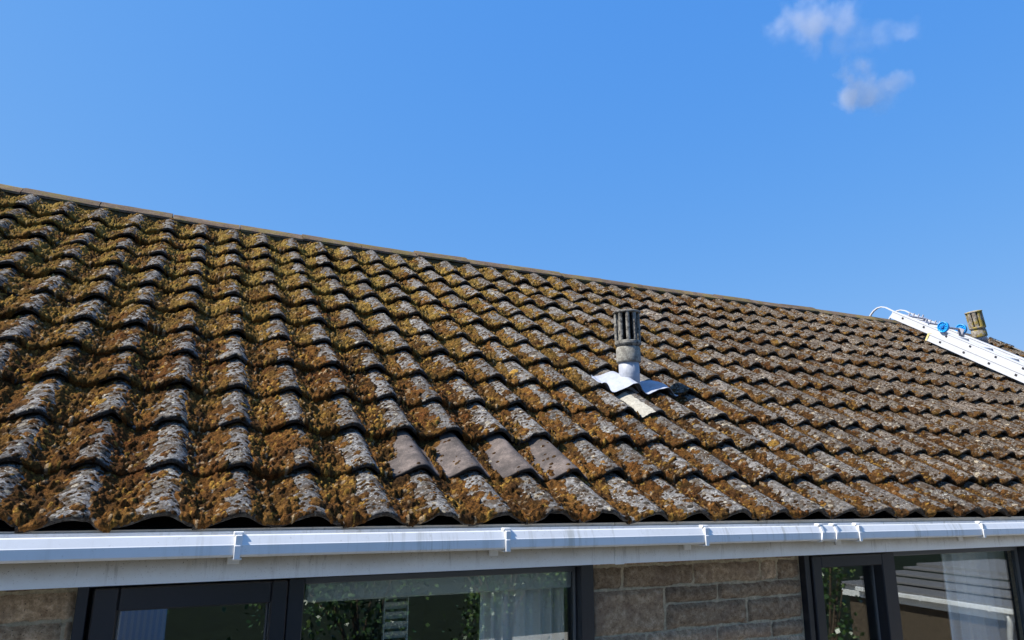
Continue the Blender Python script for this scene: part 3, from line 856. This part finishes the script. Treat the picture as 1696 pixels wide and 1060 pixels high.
# ------------------------------------------------------------------ vent pipes
def vent(name_label, base, top, r_pipe, r_col, r_cowl, zs, mcowl, mcol, mpipe, nf, parent=house, fill=.52):
    """zs: heights along the axis measured from base: pipe_end, collar_end, ring_end, fins_end, cap_end"""
    b = Vector(base); t = Vector(top); ax = (t - b).normalized()
    M4 = ax.to_track_quat('Z', 'Y').to_matrix().to_4x4(); M4.translation = b
    mb = MB(); mb.lathe([(r_pipe, 0), (r_pipe, .1), (r_pipe * 1.01, zs[0] * .6), (r_pipe, zs[0] + .03)], 40, M4)
    pipe = mb.build('vent_pipe', mpipe, parent, smooth=True); tag(pipe, name_label)
    mb = MB(); c = r_col
    mb.lathe([(c * .9, zs[0] - .002), (c * .98, zs[0]), (c, zs[0] + .006), (c * 1.0, zs[1] - .012), (c * .93, zs[1] - .002), (c * .9, zs[1])], 40, M4)
    mb.build('collar', mcol, pipe, smooth=True)
    w = r_cowl
    mb = MB(); mb.lathe([(c * .85, zs[1] - .003), (c * .95, zs[1] + .002), (w * .97, zs[1] + .012), (w, zs[1] + .018), (w * .99, zs[2] - .004), (w * .93, zs[2]), (w * .55, zs[2] + .002)], 48, M4,
             fn=lambda t_, z_: 1 + .008 * np.sin(5 * t_) )
    for i in range(nf):
        a0 = 2 * math.pi * (i + .5) / nf; da = math.pi / nf * fill
        rings = []
        for z_ in (zs[2] - .004, (zs[2] + zs[3]) / 2, zs[3] + .004):
            pr_ = []
            for (aa, rr) in ((-da, .80), (-da * .95, .93), (-da * .5, .985), (0, 1.0), (da * .5, .985), (da * .95, .93), (da, .80)):
                pr_.append(M4 @ Vector((w * rr * math.cos(a0 + aa), w * rr * math.sin(a0 + aa), z_)))
            rings.append([tuple(p) for p in pr_])
        mb.ring(np.array(rings))
    mb.lathe([(w * .5, zs[3]), (w * 1.0, zs[3]), (w * 1.045, zs[3] + .003), (w * 1.05, zs[3] + .010), (w * .99, zs[4] - .003), (w * .6, zs[4] + .003), (w * .2, zs[4] + .005)], 48, M4,
             fn=lambda t_, z_: 1 + .012 * np.sin(3 * t_ + 1) + .006 * np.sin(11 * t_))
    mb.build('cowl', mcowl, pipe, smooth=False)
    mb = MB(); mb.lathe([(w * .62, zs[2]), (w * .62, zs[3])], 24, M4); mb.build('core', M['darkcore'], pipe, smooth=True)
    return pipe
p1 = vent('grey louvred vent pipe with pale painted lead foot', (1.674, 1.095, .60), (1.660, 1.089, 1.078), .058, .069, .076,
          (.180, .268, .302, .462, .478), M['cowl'], M['collar'], M['lead'], 10)
# lead flashing draped over the waves
def drape(x0, x1, s0, s1f, nx, ns, lift, k, smoothx=.0):
    xs = np.linspace(x0, x1, nx); rows = []
    for t in np.linspace(0, 1, ns):
        s = s0 + (s1f(xs) - s0) * t
        h = 0
        for d in (-.012, 0, .012):
            x_ = xs + d; j = np.floor(x_ / PW + .6); kk = np.full(nx, float(k)); h = h + tile_h(x_, s, j, kk) / 3
        h = h + lift(xs, t) 
        rows.append(RP(xs, s, h))
    return np.array(rows)
def s1f(x): return np.interp(x, [1.40, 1.46, 1.52, 1.72, 1.94], [1.25, 1.36, 1.43, 1.41, 1.20])
def lf(x, t):
    cone = .010 * np.exp(-((x - 1.672) / .075) ** 2) * np.exp(-((t - .55) / .35) ** 2)
    return .010 + .004 * np.sin(x * 60 + 2) * (1 - t) + .004 * np.sin(x * 23 + 5 * t) + .007 * (fbm(x, x * 0 + t * .25, .06, 9, 3) - .5) * 2 + cone + .010 * (1 - t) * np.exp(-((x - 1.62) / .03) ** 2)
P = drape(1.420, 1.940, 1.172, s1f, 90, 16, lf, 4)
mb = MB(); mb.grid(P); mb.grid(P - np.array([0, -sT, cT]) * .003, flip=True)
lo = P - np.array([0, -sT, cT]) * .003
mb.grid(np.stack([lo[0], P[0]], 0)); mb.grid(np.stack([P[-1], lo[-1]], 0)); mb.grid(np.stack([P[:, 0], lo[:, 0]], 0)); mb.grid(np.stack([lo[:, -1], P[:, -1]], 0))
tag(mb.build('flashing', M['lead'], p1, smooth=True), 'crumpled pale lead sheet dressed over the tiles round the vent pipe')
mb = MB(); P = drape(1.53, 1.60, .895, lambda x: x * 0 + 1.19, 14, 24, lambda x, t: .0045 + .005 * np.sin((x - 1.53) / .07 * np.pi) - .004 * (fbm(x, x * 0 + t * .3, .03, 7) > .56), 3); mb.grid(P)
tag(mb.build('mortar_patch', M['mortar'], p1, smooth=True), 'smooth beige mortar patch below the flashing')

p2 = vent('yellow lichened vent pipe behind the ladder', (6.915, 2.235, 1.50), (6.825, 2.235, 1.93), .058, .070, .078,
          (.165, .245, .275, .425, .441), M['cowl2'], M['cowl2'], M['lead'], 9, fill=.80)
# flashing plate of the far pipe
mb = MB(); xs = np.linspace(6.72, 7.12, 20); mb.grid([RP(xs, s, Dsag(xs, s) + .006 + .004 * np.sin(xs * 30)) for s in (2.38, 2.5, 2.7, 2.86)]); mb.build('flashing', M['lead'], p2, smooth=True)

# ------------------------------------------------------------------ roof ladder
lad = empty('roof_ladder', (6.58, 0, 0), 'white two section ladder hooked over the ridge near the right gable', 'ladder')
def beam(mb, x0, x1, s0, s1, h0, h1, h0b=None, h1b=None, bev=0):
    h0b = h0 if h0b is None else h0b; h1b = h1 if h1b is None else h1b
    pts = [(x0, s0, h0), (x1, s0, h0), (x1, s1, h0b), (x0, s1, h0b), (x0, s0, h1), (x1, s0, h1), (x1, s1, h1b), (x0, s1, h1b)]
    v = [tuple(RP(*p)) for p in pts]
    mb.add(v, [(0, 3, 2, 1), (4, 5, 6, 7), (0, 1, 5, 4), (1, 2, 6, 5), (2, 3, 7, 6), (3, 0, 4, 7)])
XA, XB, WA = 6.415, 6.385, .33
s_lo = .15
def hA(s): return .104 + (s - 2.0) * .0115 - .0
def hB(s): return .036 + (s - 2.0) * .0155
for xx in (XA, XA + WA):
    mb = MB(); s1 = 3.49
    beam(mb, xx, xx + .026, s_lo + .3, s1, hA(s_lo + .3), hA(s_lo + .3) + .086, hA(s1), hA(s1) + .086)
    # raised flanges of the channel section on the outer side
    for dh in (.0, .072):
        beam(mb, xx - .005, xx, s_lo + .3, s1, hA(s_lo + .3) + dh, hA(s_lo + .3) + dh + .014, hA(s1) + dh, hA(s1) + dh + .014)
    mb.build('rail', M['alu'], lad)
for xx in (XB, XA + WA + .030):
    mb = MB(); s1 = 2.965
    beam(mb, xx, xx + .026, s_lo, s1, hB(s_lo), hB(s_lo) + .078, hB(s1), hB(s1) + .078)
    for dh in (.0, .066):
        beam(mb, xx - .005, xx, s_lo, s1, hB(s_lo) + dh, hB(s_lo) + dh + .012, hB(s1) + dh, hB(s1) + dh + .012)
    rail = mb.build('rail', M['alu'], lad)
    mb = MB(); beam(mb, xx - .006, xx + .030, s1, s1 + .018, hB(s1) - .004, hB(s1) + .082, hB(s1) - .004, hB(s1) + .082); mb.build('end_cap', M['yellowcap'], rail)
s = 3.344
while s > s_lo + .4:
    mb = MB(); h = hA(s) + .048
    beam(mb, XA + .026, XA + WA, s - .015, s + .015, h - .014, h + .014); r_ = mb.build('rung', M['alu'], lad)
    mb = MB(); beam(mb, XA - .0035, XA, s - .010, s + .010, h - .010, h + .010); mb.build('rung_end', M['hole'], r_)
    s -= .267
s = 2.826
while s > s_lo + .1:
    mb = MB(); h = hB(s) + .039
    beam(mb, XB + .026, XA + WA + .030, s - .015, s + .015, h - .014, h + .014); r_ = mb.build('rung', M['alu'], lad)
    mb = MB(); beam(mb, XB - .0035, XB, s - .010, s + .010, h - .010, h + .010); mb.build('rung_end', M['hole'], r_)
    s -= .267
# ridge hook: two flat straps arching over the ridge
for xx in (XA + .004, XA + WA - .004):
    mb = MB(); path = [(3.05, .205), (3.49, .200), (3.545, .203), (3.60, .207), (3.655, .195), (3.70, .165), (3.73, .12), (3.745, .07), (3.75, .0)]
    pp = np.array(path); tt = np.linspace(0, len(pp) - 1, 40)
    ps = np.interp(tt, range(len(pp)), pp[:, 0]); ph = np.interp(tt, range(len(pp)), pp[:, 1])
    d = np.gradient(np.stack([ps, ph], 1), axis=0); d /= np.linalg.norm(d, axis=1)[:, None]; nn = np.stack([-d[:, 1], d[:, 0]], 1) * .006
    rings = []
    for i in range(40):
        a = (ps[i] + nn[i, 0], ph[i] + nn[i, 1]); b = (ps[i] - nn[i, 0], ph[i] - nn[i, 1])
        rings.append([tuple(RP(xx, a[0], a[1])), tuple(RP(xx + .022, a[0], a[1])), tuple(RP(xx + .022, b[0], b[1])), tuple(RP(xx, b[0], b[1]))])
    mb.ring(np.array(rings)); mb.build('ridge_hook', M['alu'], lad)
# clamp plate with bolts between rails
mb = MB(); beam(mb, XA + .01, XA + WA + .02, 3.30, 3.36, .200, .212); beam(mb, XA + .01, XA + WA + .02, 3.10, 3.15, .200, .214)
for s_ in (3.33, 3.12):
    for x_ in (XA + .05, XA + .12, XA + .2, XA + .27): beam(mb, x_, x_ + .012, s_ - .006, s_ + .006, .212, .245)
mb.build('clamp_plate', M['greyplas'], lad)
# wheels on a fork above the rails
def wheel(xc, sc, hc, r, broken=False):
    seg = 36; A = Matrix(((0, 0, 1), (1, 0, 0), (0, 1, 0)))
    def P3(rr, a, dx): return tuple(RP(xc + dx, sc + rr * math.cos(a), hc + rr * math.sin(a)))
    mb = MB(); rings = []
    a1 = 2 * math.pi
    for i in range(seg):
        a = a1 * i / seg
        rings.append([P3(r, a, -.016), P3(r, a, .016), P3(r * .84, a, .013), P3(r * .84, a, -.013)])
    rings.append(rings[0]); mb.ring(np.array(rings), False, False)
    w_ = mb.build('wheel', M['wheel'], lad, smooth=True)
    mb = MB()
    rings = [[P3(r * .86, 2 * math.pi * i / seg, dx) for i in range(seg)] for dx in (-.006, .006)]
    mb.ring(np.array(rings)); mb.build('disc', M['wheel'], w_)
    mb = MB()
    for i in range(10):
        a = 2 * math.pi * i / 10; da = .05
        v = [P3(r * .2, a - da * 2, -.011), P3(r * .2, a + da * 2, -.011), P3(r * .8, a + da * .7, -.011), P3(r * .8, a - da * .7, -.011)]
        v += [P3(r * .2, a - da * 2, -.0065), P3(r * .2, a + da * 2, -.0065), P3(r * .8, a + da * .7, -.0065), P3(r * .8, a - da * .7, -.0065)]
        mb.add(v, [(0, 1, 2, 3), (4, 7, 6, 5), (0, 4, 5, 1), (1, 5, 6, 2), (2, 6, 7, 3), (3, 7, 4, 0)])
    rings = [[P3(r * .22, 2 * math.pi * i / 16, dx) for i in range(16)] for dx in (-.02, .02)]; mb.ring(np.array(rings))
    mb.build('spoke', M['wheeldark'], w_)
wheel(6.40, 2.868, .240, .055)
wheel(6.78, 2.93, .232, .055)
mb = MB()
a = RP(6.40, 2.868, .240); b = RP(6.78, 2.93, .232); mb.tube([a, b], .012)
for x_ in (6.45, 6.72): beam(mb, x_, x_ + .012, 2.86, 2.92, .19, .25)
mb.build('axle', M['greyplas'], lad)

# ------------------------------------------------------------------ surroundings (seen only as reflections, and from the side)
def struct(name, mb, mat):
    o = mb.build(name, mat, None); tag(o, kind='structure'); return o
mb = MB(); S_ = 1500
mb.add([(-S_, -S_, -2.47), (S_, -S_, -2.47), (S_, S_, -2.47), (-S_, S_, -2.47)], [(0, 1, 2, 3)]); struct('ground', mb, M['grass'])
mb = MB(); mb.box((-6, -1.15, -2.5), (9.5, .248, -2.44)); struct('path', mb, M['paving'])
mb = MB(); mb.box((-9, -9, -2.46), (3.2, -1.3, -1.90)); struct('raised_lawn', mb, M['grass'])
mb = MB(); mb.box((3.2, -9, -2.46), (8.9, -1.16, -2.40)); struct('patio', mb, M['paving'])

# outbuilding
ob = empty('outbuilding', (9.5, -3.9, -2.45), 'low outbuilding with grey roof, white gutter and wall coloured dark for the shade on it', 'outbuilding')
mb = MB(); mb.box((8.80, -5.3, -2.45), (11.5, -2.70, -1.36)); mb.build('wall', M['shadedwall'], ob)
mb = MB()
for i in range(4):
    xa = 8.66 + i * .52; xb = xa + .56; z = -1.27 + i * .052
    mb.box((xa, -5.4, z - .02), (xb, -2.64, z + .012 + .0 * i), bev=.004)
mb.box((10.55, -5.4, -1.10), (12.6, -2.64, -1.06))
mb.build('roof', M['garageroof'], ob)
mb = MB(); mb.box((8.72, -5.35, -1.44), (8.75, -2.68, -1.29)); mb.build('fascia', M['upvc'], ob)
mb = MB(); mb.box((8.62, -5.04, -1.345), (8.715, -2.82, -1.285), bev=.008); gg = mb.build('gutter', M['upvc'], ob)
mb = MB(); mb.tube([(8.67, -2.9, -1.34), (8.67, -2.9, -1.45), (8.80, -3.0, -1.62), (8.80, -3.0, -2.4)], .034, 12); mb.build('downpipe', M['upvc'], ob, smooth=True)
for y_ in (-3.1, -4.0, -4.8):
    mb = MB(); mb.box((8.612, y_ - .015, -1.35), (8.72, y_ + .015, -1.278), bev=.003); mb.build('bracket', M['upvc'], gg)

# shrubs
def shrub(x, y, z0, rx, ry, h, n, seed, label):
    rnd = np.random.default_rng(seed)
    root = empty('shrub', (x, y, z0), label, 'shrub', None)
    mb = MB()
    for i in range(7):
        a = rnd.uniform(0, 6.28); e = (x + rx * .6 * math.cos(a), y + ry * .6 * math.sin(a), z0 + h * rnd.uniform(.6, .95))
        mid = (x + rx * .2 * math.cos(a), y + ry * .2 * math.sin(a), z0 + h * .4)
        mb.tube([(x, y, z0), mid, e], [.03, .018, .006], 6)
    mb.build('stem', M['bark'], root, smooth=True)
    nc = 30; cc = rnd.normal(0, 1, (nc, 3)); cc /= np.linalg.norm(cc, axis=1)[:, None]; cc *= rnd.uniform(.35, 1, (nc, 1))
    cen = np.array([x, y, z0 + h * .55]) + cc * np.array([rx, ry, h * .45])
    P = cen[rnd.integers(0, nc, n)] + rnd.normal(0, .13, (n, 3)) * np.array([rx, ry, h * .6])
    L = rnd.uniform(.035, .065, n); W = L * .4
    d = rnd.normal(0, 1, (n, 3)); d[:, 2] -= .3; d /= np.linalg.norm(d, axis=1)[:, None]
    u = np.cross(d, rnd.normal(0, 1, (n, 3))); u /= np.linalg.norm(u, axis=1)[:, None]
    V = np.stack([P, P + d * (L * .5)[:, None] + u * W[:, None], P + d * L[:, None], P + d * (L * .5)[:, None] - u * W[:, None]], 1).reshape(-1, 3)
    Q = np.arange(4 * n).reshape(n, 4)
    me = fastmesh('foliage', V, Q, M['leaf'], False, {'tone': np.repeat(rnd.uniform(0, 1, n), 4)})
    link('foliage', me, root)
shrub(1.2, -4.6, -1.90, .9, .7, 1.6, 2600, 1, 'leafy laurel shrub on the raised lawn behind the camera, nearest the house corner')
shrub(2.9, -4.9, -1.90, .9, .8, 1.75, 2600, 2, 'wide laurel shrub at the right edge of the raised lawn')
shrub(4.6, -5.0, -2.40, 1.0, .8, 2.4, 3500, 3, 'tall laurel shrub standing on the pale patio')
shrub(6.0, -4.2, -2.40, .8, .7, 2.0, 3000, 4, 'laurel shrub beside the low outbuilding')
shrub(5.1, -2.5, -2.40, .55, .5, 2.1, 2200, 7, 'small laurel shrub on the patio between the house and the outbuilding')
shrub(-1.6, -5.2, -1.90, 1.0, .8, 1.8, 4000, 5, 'leafy shrub at the left end of the raised lawn')

# ------------------------------------------------------------------ the photographer, mirrored in the left window
def person():
    root = empty('person', (-.785, -2.60, -1.90), 'person in a light blue shirt and dark trousers holding up a phone', 'person')
    yaw = R(-25)
    Rm = Matrix.Rotation(yaw, 3, 'Z'); org = Vector((-.785, -2.60, -1.90))
    def T(p): return org + Rm @ Vector(p)
    def skin(name, verts, edges, mat, sub=2):
        me = bpy.data.meshes.new(name)
        me.from_pydata([tuple(T(v[:3])) for v in verts], edges, []); me.update()
        o = link(name, me, None)
        sk = o.modifiers.new('skin', 'SKIN'); sk.use_smooth_shade = True
        for i, v in enumerate(verts):
            rr = v[3]; d = me.skin_vertices[0].data[i]; d.radius = (rr if not isinstance(rr, tuple) else rr[0], rr if not isinstance(rr, tuple) else rr[1])
        me.skin_vertices[0].data[0].use_root = True
        sb = o.modifiers.new('sub', 'SUBSURF'); sb.levels = sub; sb.render_levels = sub
        dg = bpy.context.evaluated_depsgraph_get(); me2 = bpy.data.meshes.new_from_object(o.evaluated_get(dg))
        bpy.data.objects.remove(o); me2.materials.clear(); me2.materials.append(mat)
        for p_ in me2.polygons: p_.use_smooth = True
        me2.name = name
        return link(name, me2, root)
    skinm = mat_plain('skin', (.50, .30, .22), .5, .4); hair = mat_plain('hair', (.05, .035, .025), .7, .3, 80, .3); trou = mat_plain('dark_trousers', (.03, .035, .06), .9, .1, 60, .2)
    # body
    V = [(0, 0, .95, .13), (0, 0, 1.15, .13), (0, 0, 1.35, .15), (0, 0, 1.46, .06), (0, .01, 1.53, .055), (0, .02, 1.62, .085), (0, .02, 1.70, .08),
         (-.17, 0, 1.42, .055), (-.25, .12, 1.60, .043), (-.12, .30, 1.83, .032), (-.085, .33, 1.90, .028),
         (.17, 0, 1.42, .055), (.25, .12, 1.60, .043), (.14, .30, 1.83, .032), (.115, .33, 1.90, .028),
         (-.10, 0, .88, .09), (-.11, .02, .48, .06), (-.11, -.02, .10, .045), (-.11, .12, .04, .035),
         (.10, 0, .88, .09), (.11, .02, .48, .06), (.11, -.02, .10, .045), (.11, .12, .04, .035)]
    E = [(0, 1), (1, 2), (2, 3), (3, 4), (4, 5), (5, 6), (2, 7), (7, 8), (8, 9), (9, 10), (2, 11), (11, 12), (12, 13), (13, 14), (0, 15), (15, 16), (16, 17), (17, 18), (0, 19), (19, 20), (20, 21), (21, 22)]
    body = skin('body', V, E, skinm)
    # shirt
    mb = MB(); rings = []
    for (z, rx, ry) in ((.80, .25, .17), (.90, .245, .17), (1.05, .24, .165), (1.25, .235, .16), (1.38, .22, .145), (1.44, .17, .11), (1.48, .08, .075)):
        t = np.linspace(0, 2 * np.pi, 48, endpoint=False); f = 1 + .03 * np.sin(7 * t + z * 9) * (1.5 - z)
        rings.append([tuple(T((rx * f_ * math.cos(a), ry * f_ * math.sin(a), z))) for a, f_ in zip(t, f)])
    mb.ring(np.array(rings), False, False); mb.build('shirt', M['shirt'], root, smooth=True)
    for sx in (-1, 1):
        mb = MB(); mb.tube([T((sx * .13, 0, 1.41)), T((sx * .19, .02, 1.38)), T((sx * .235, .07, 1.50)), T((sx * .25, .13, 1.61)), T((sx * .20, .21, 1.71))], [.075, .075, .066, .062, .055], 16); mb.build('sleeve', M['shirt'], root, smooth=True)
        mb = MB(); mb.tube([T((sx * .09, 0, .93)), T((sx * .11, .02, .50)), T((sx * .11, -.01, .07))], [.115, .085, .075], 18); mb.build('trouser_leg', trou, root, smooth=True)
        mb = MB(); mb.tube([T((sx * .11, -.05, .04)), T((sx * .11, .08, .045)), T((sx * .11, .17, .03))], [.042, .046, .03], 12); mb.build('shoe', hair, root, smooth=True)
    mb = MB(); mb.lathe([(.11, .86), (.19, .88), (.185, .96), (.1, .97)], 30, Matrix.Translation(org) @ Rm.to_4x4() @ Matrix.Diagonal((1, .75, 1, 1))); mb.build('waistband', trou, root, smooth=True)
    # head details: hair cap, nose, eyes, mouth, ears
    hc = Vector((0, .02, 1.645))
    mb = MB(); rings = []
    for ph in np.linspace(.05, 1.75, 10):
        t = np.linspace(0, 2 * np.pi, 28, endpoint=False)
        rings.append([tuple(T((.092 * math.sin(ph) * math.cos(a), hc.y - .012 + .105 * math.sin(ph) * math.sin(a) * (1 if math.sin(a) < .3 else .86), hc.z + .01 + .115 * math.cos(ph) + (.03 if math.sin(a) > .4 and ph > 1.2 else 0)))) for a in t])
    mb.ring(np.array(rings), True, False); mb.build('hair', hair, root, smooth=True)
    eye = mat_plain('eye', (.75, .75, .75), .2, .5); iris = mat_plain('iris', (.03, .02, .015), .2, .5); lip = mat_plain('lip', (.40, .17, .14), .5, .3)
    def ball(name, p, r, mat):
        mb = MB(); p = T(p)
        rr = [(r * math.sin(a), r * math.cos(a)) for a in np.linspace(.05, 3.09, 9)]
        mb.lathe([(a, b) for a, b in rr], 14, Matrix.Translation(p)); return mb.build(name, mat, root, smooth=True)
    for sx in (-1, 1):
        ball('eye', (sx * .032, .100, 1.64), .013, eye); ball('iris', (sx * .032, .1095, 1.64), .006, iris)
        ball('ear', (sx * .088, .01, 1.635), .02, skinm)
    mb = MB(); mb.tube([T((0, .098, 1.65)), T((0, .118, 1.618)), T((0, .112, 1.604))], [.007, .013, .012], 10); mb.build('nose', skinm, root, smooth=True)
    mb = MB(); mb.tube([T((-.022, .096, 1.577)), T((0, .103, 1.578)), T((.022, .096, 1.577))], [.004, .006, .004], 8); mb.build('mouth', lip, root, smooth=True)
    # hands: palm and five fingers closing on the phone edges
    for sx in (-1, 1):
        mb = MB()
        w = Vector((sx * .115 if sx > 0 else -.085, .33, 1.90))
        pc = Vector((sx * .088, .345, 1.945))
        mb.tube([T(w), T((w + pc) / 2), T(pc), T(pc + Vector((-sx * .004, .006, .035)))], [.024, .03, .033, .024], 12)
        for f in range(4):
            z = 1.975 - f * .018; L = (.9, 1.0, .95, .75)[f]
            a = Vector((sx * .092, .352, z + .012)); b = Vector((sx * .094, .352 + .030 * L, z + .014)); c_ = Vector((sx * (.085), .352 + .052 * L, z + .012)); d = Vector((sx * .062, .352 + .045 * L, z + .010))
            mb.tube([T(a), T(b), T(c_), T(d)], [.0095, .009, .008, .0065], 8)
        mb.tube([T((sx * .09, .338, 1.935)), T((sx * .078, .332, 1.962)), T((sx * .062, .340, 1.978))], [.012, .010, .008], 8)
        mb.build('hand', skinm, root, smooth=True)
person()
ph = MB()
# phone: thin slab whose lens face is the camera position, lying in the picture plane
cr, cu, cf = np.array(c_right), np.array(c_up), np.array(c_fwd); c0 = np.array(CAM) - cf * .075 - cu * .01
vs = []
for dz in (-.008, 0):
    for (a, b) in ((-.07, -.045), (.085, -.045), (.085, .03), (-.07, .03)): vs.append(c0 + cr * a + cu * b + cf * dz)
ph.add(vs, [(0, 1, 2, 3), (7, 6, 5, 4), (0, 4, 5, 1), (1, 5, 6, 2), (2, 6, 7, 3), (3, 7, 4, 0)])
o = ph.build('phone', mat_plain('phone_body', (.02, .02, .022), .25, .5), None); tag(o, 'black phone held up sideways by the person in the light blue shirt', 'phone')

# ------------------------------------------------------------------ clouds
def dirpx(px, py, dist):
    d = cf * 1157.33 + cr * (px - 848) - cu * (py - 530); d = d / np.linalg.norm(d); return np.array(CAM) + d * dist
def cloud(name, blobs, label, dens, seed):
    D = 300.0; k = D / 1157.33
    cs = [dirpx(px, py, D * math.hypot(1, math.hypot(px - 848, py - 530) / 1157.33)) for px, py, r, w in blobs]
    rs = [r * k for px, py, r, w in blobs]
    lo = np.min([c - r * 1.25 for c, r in zip(cs, rs)], 0); hi = np.max([c + r * 1.25 for c, r in zip(cs, rs)], 0)
    cen = (lo + hi) / 2
    mb = MB(); mb.box(tuple(lo - cen), tuple(hi - cen))
    s, t, out = newmat(name + '_vapour')
    tc = t.nodes.new('ShaderNodeTexCoord'); acc = None
    nz = t.nodes.new('ShaderNodeTexNoise'); nz.inputs['Scale'].default_value = .09; nz.inputs['Detail'].default_value = 5; nz.inputs['Roughness'].default_value = .62; t.links.new(tc.outputs['Object'], nz.inputs['Vector'])
    sb = t.nodes.new('ShaderNodeVectorMath'); sb.operation = 'SUBTRACT'; t.links.new(nz.outputs[1], sb.inputs[0]); sb.inputs[1].default_value = (.5, .5, .5)
    sc = t.nodes.new('ShaderNodeVectorMath'); sc.operation = 'SCALE'; t.links.new(sb.outputs[0], sc.inputs[0]); sc.inputs[3].default_value = 18
    ad = t.nodes.new('ShaderNodeVectorMath'); ad.operation = 'ADD'; t.links.new(tc.outputs['Object'], ad.inputs[0]); t.links.new(sc.outputs[0], ad.inputs[1])
    for c, r, (_, _, _, w) in zip(cs, rs, blobs):
        d = t.nodes.new('ShaderNodeVectorMath'); d.operation = 'DISTANCE'; t.links.new(ad.outputs[0], d.inputs[0]); d.inputs[1].default_value = tuple(c - cen)
        mr = t.nodes.new('ShaderNodeMapRange'); mr.interpolation_type = 'SMOOTHSTEP'; t.links.new(d.outputs['Value'], mr.inputs[0])
        mr.inputs[1].default_value = r * .45; mr.inputs[2].default_value = r * 1.0; mr.inputs[3].default_value = w; mr.inputs[4].default_value = 0
        if acc is None: acc = mr.outputs[0]
        else:
            mx = t.nodes.new('ShaderNodeMath'); mx.operation = 'MAXIMUM'; t.links.new(acc, mx.inputs[0]); t.links.new(mr.outputs[0], mx.inputs[1]); acc = mx.outputs[0]
    n2 = t.nodes.new('ShaderNodeMapRange'); t.links.new(nz.outputs[0], n2.inputs[0]); n2.inputs[1].default_value = .36; n2.inputs[2].default_value = .56
    m1 = t.nodes.new('ShaderNodeMath'); m1.operation = 'MULTIPLY'; t.links.new(acc, m1.inputs[0]); t.links.new(n2.outputs[0], m1.inputs[1])
    m2 = t.nodes.new('ShaderNodeMath'); m2.operation = 'MULTIPLY'; t.links.new(m1.outputs[0], m2.inputs[0]); m2.inputs[1].default_value = dens
    pv = t.nodes.new('ShaderNodeVolumePrincipled'); pv.inputs['Color'].default_value = (1, 1, 1, 1); pv.inputs['Anisotropy'].default_value = 0.1
    t.links.new(m2.outputs[0], pv.inputs['Density']); t.links.new(pv.outputs[0], out.inputs['Volume'])
    me_o = mb.build('cloud', s, None); me_o.location = tuple(cen); tag(me_o, label, 'cloud')
cloud('cloud_a', [(1300, 42, 32, .7), (1345, 35, 42, 1.0), (1350, 75, 24, .7), (1395, 30, 36, .8), (1345, 0, 30, .8), (1430, 62, 28, .35), (1465, 58, 26, .4), (1502, 54, 26, .55), (1400, 75, 25, .3)],
      'wispy white cloud at the top of the blue sky', .050, 1)
cloud('cloud_b', [(1398, 110, 20, .7), (1425, 118, 28, .8), (1432, 140, 28, .8), (1412, 160, 28, 1.1), (1438, 158, 28, .9), (1465, 150, 26, .6), (1490, 138, 26, .6), (1462, 168, 22, .5)],
      'small white cloud puff just below the larger one', .075, 2)
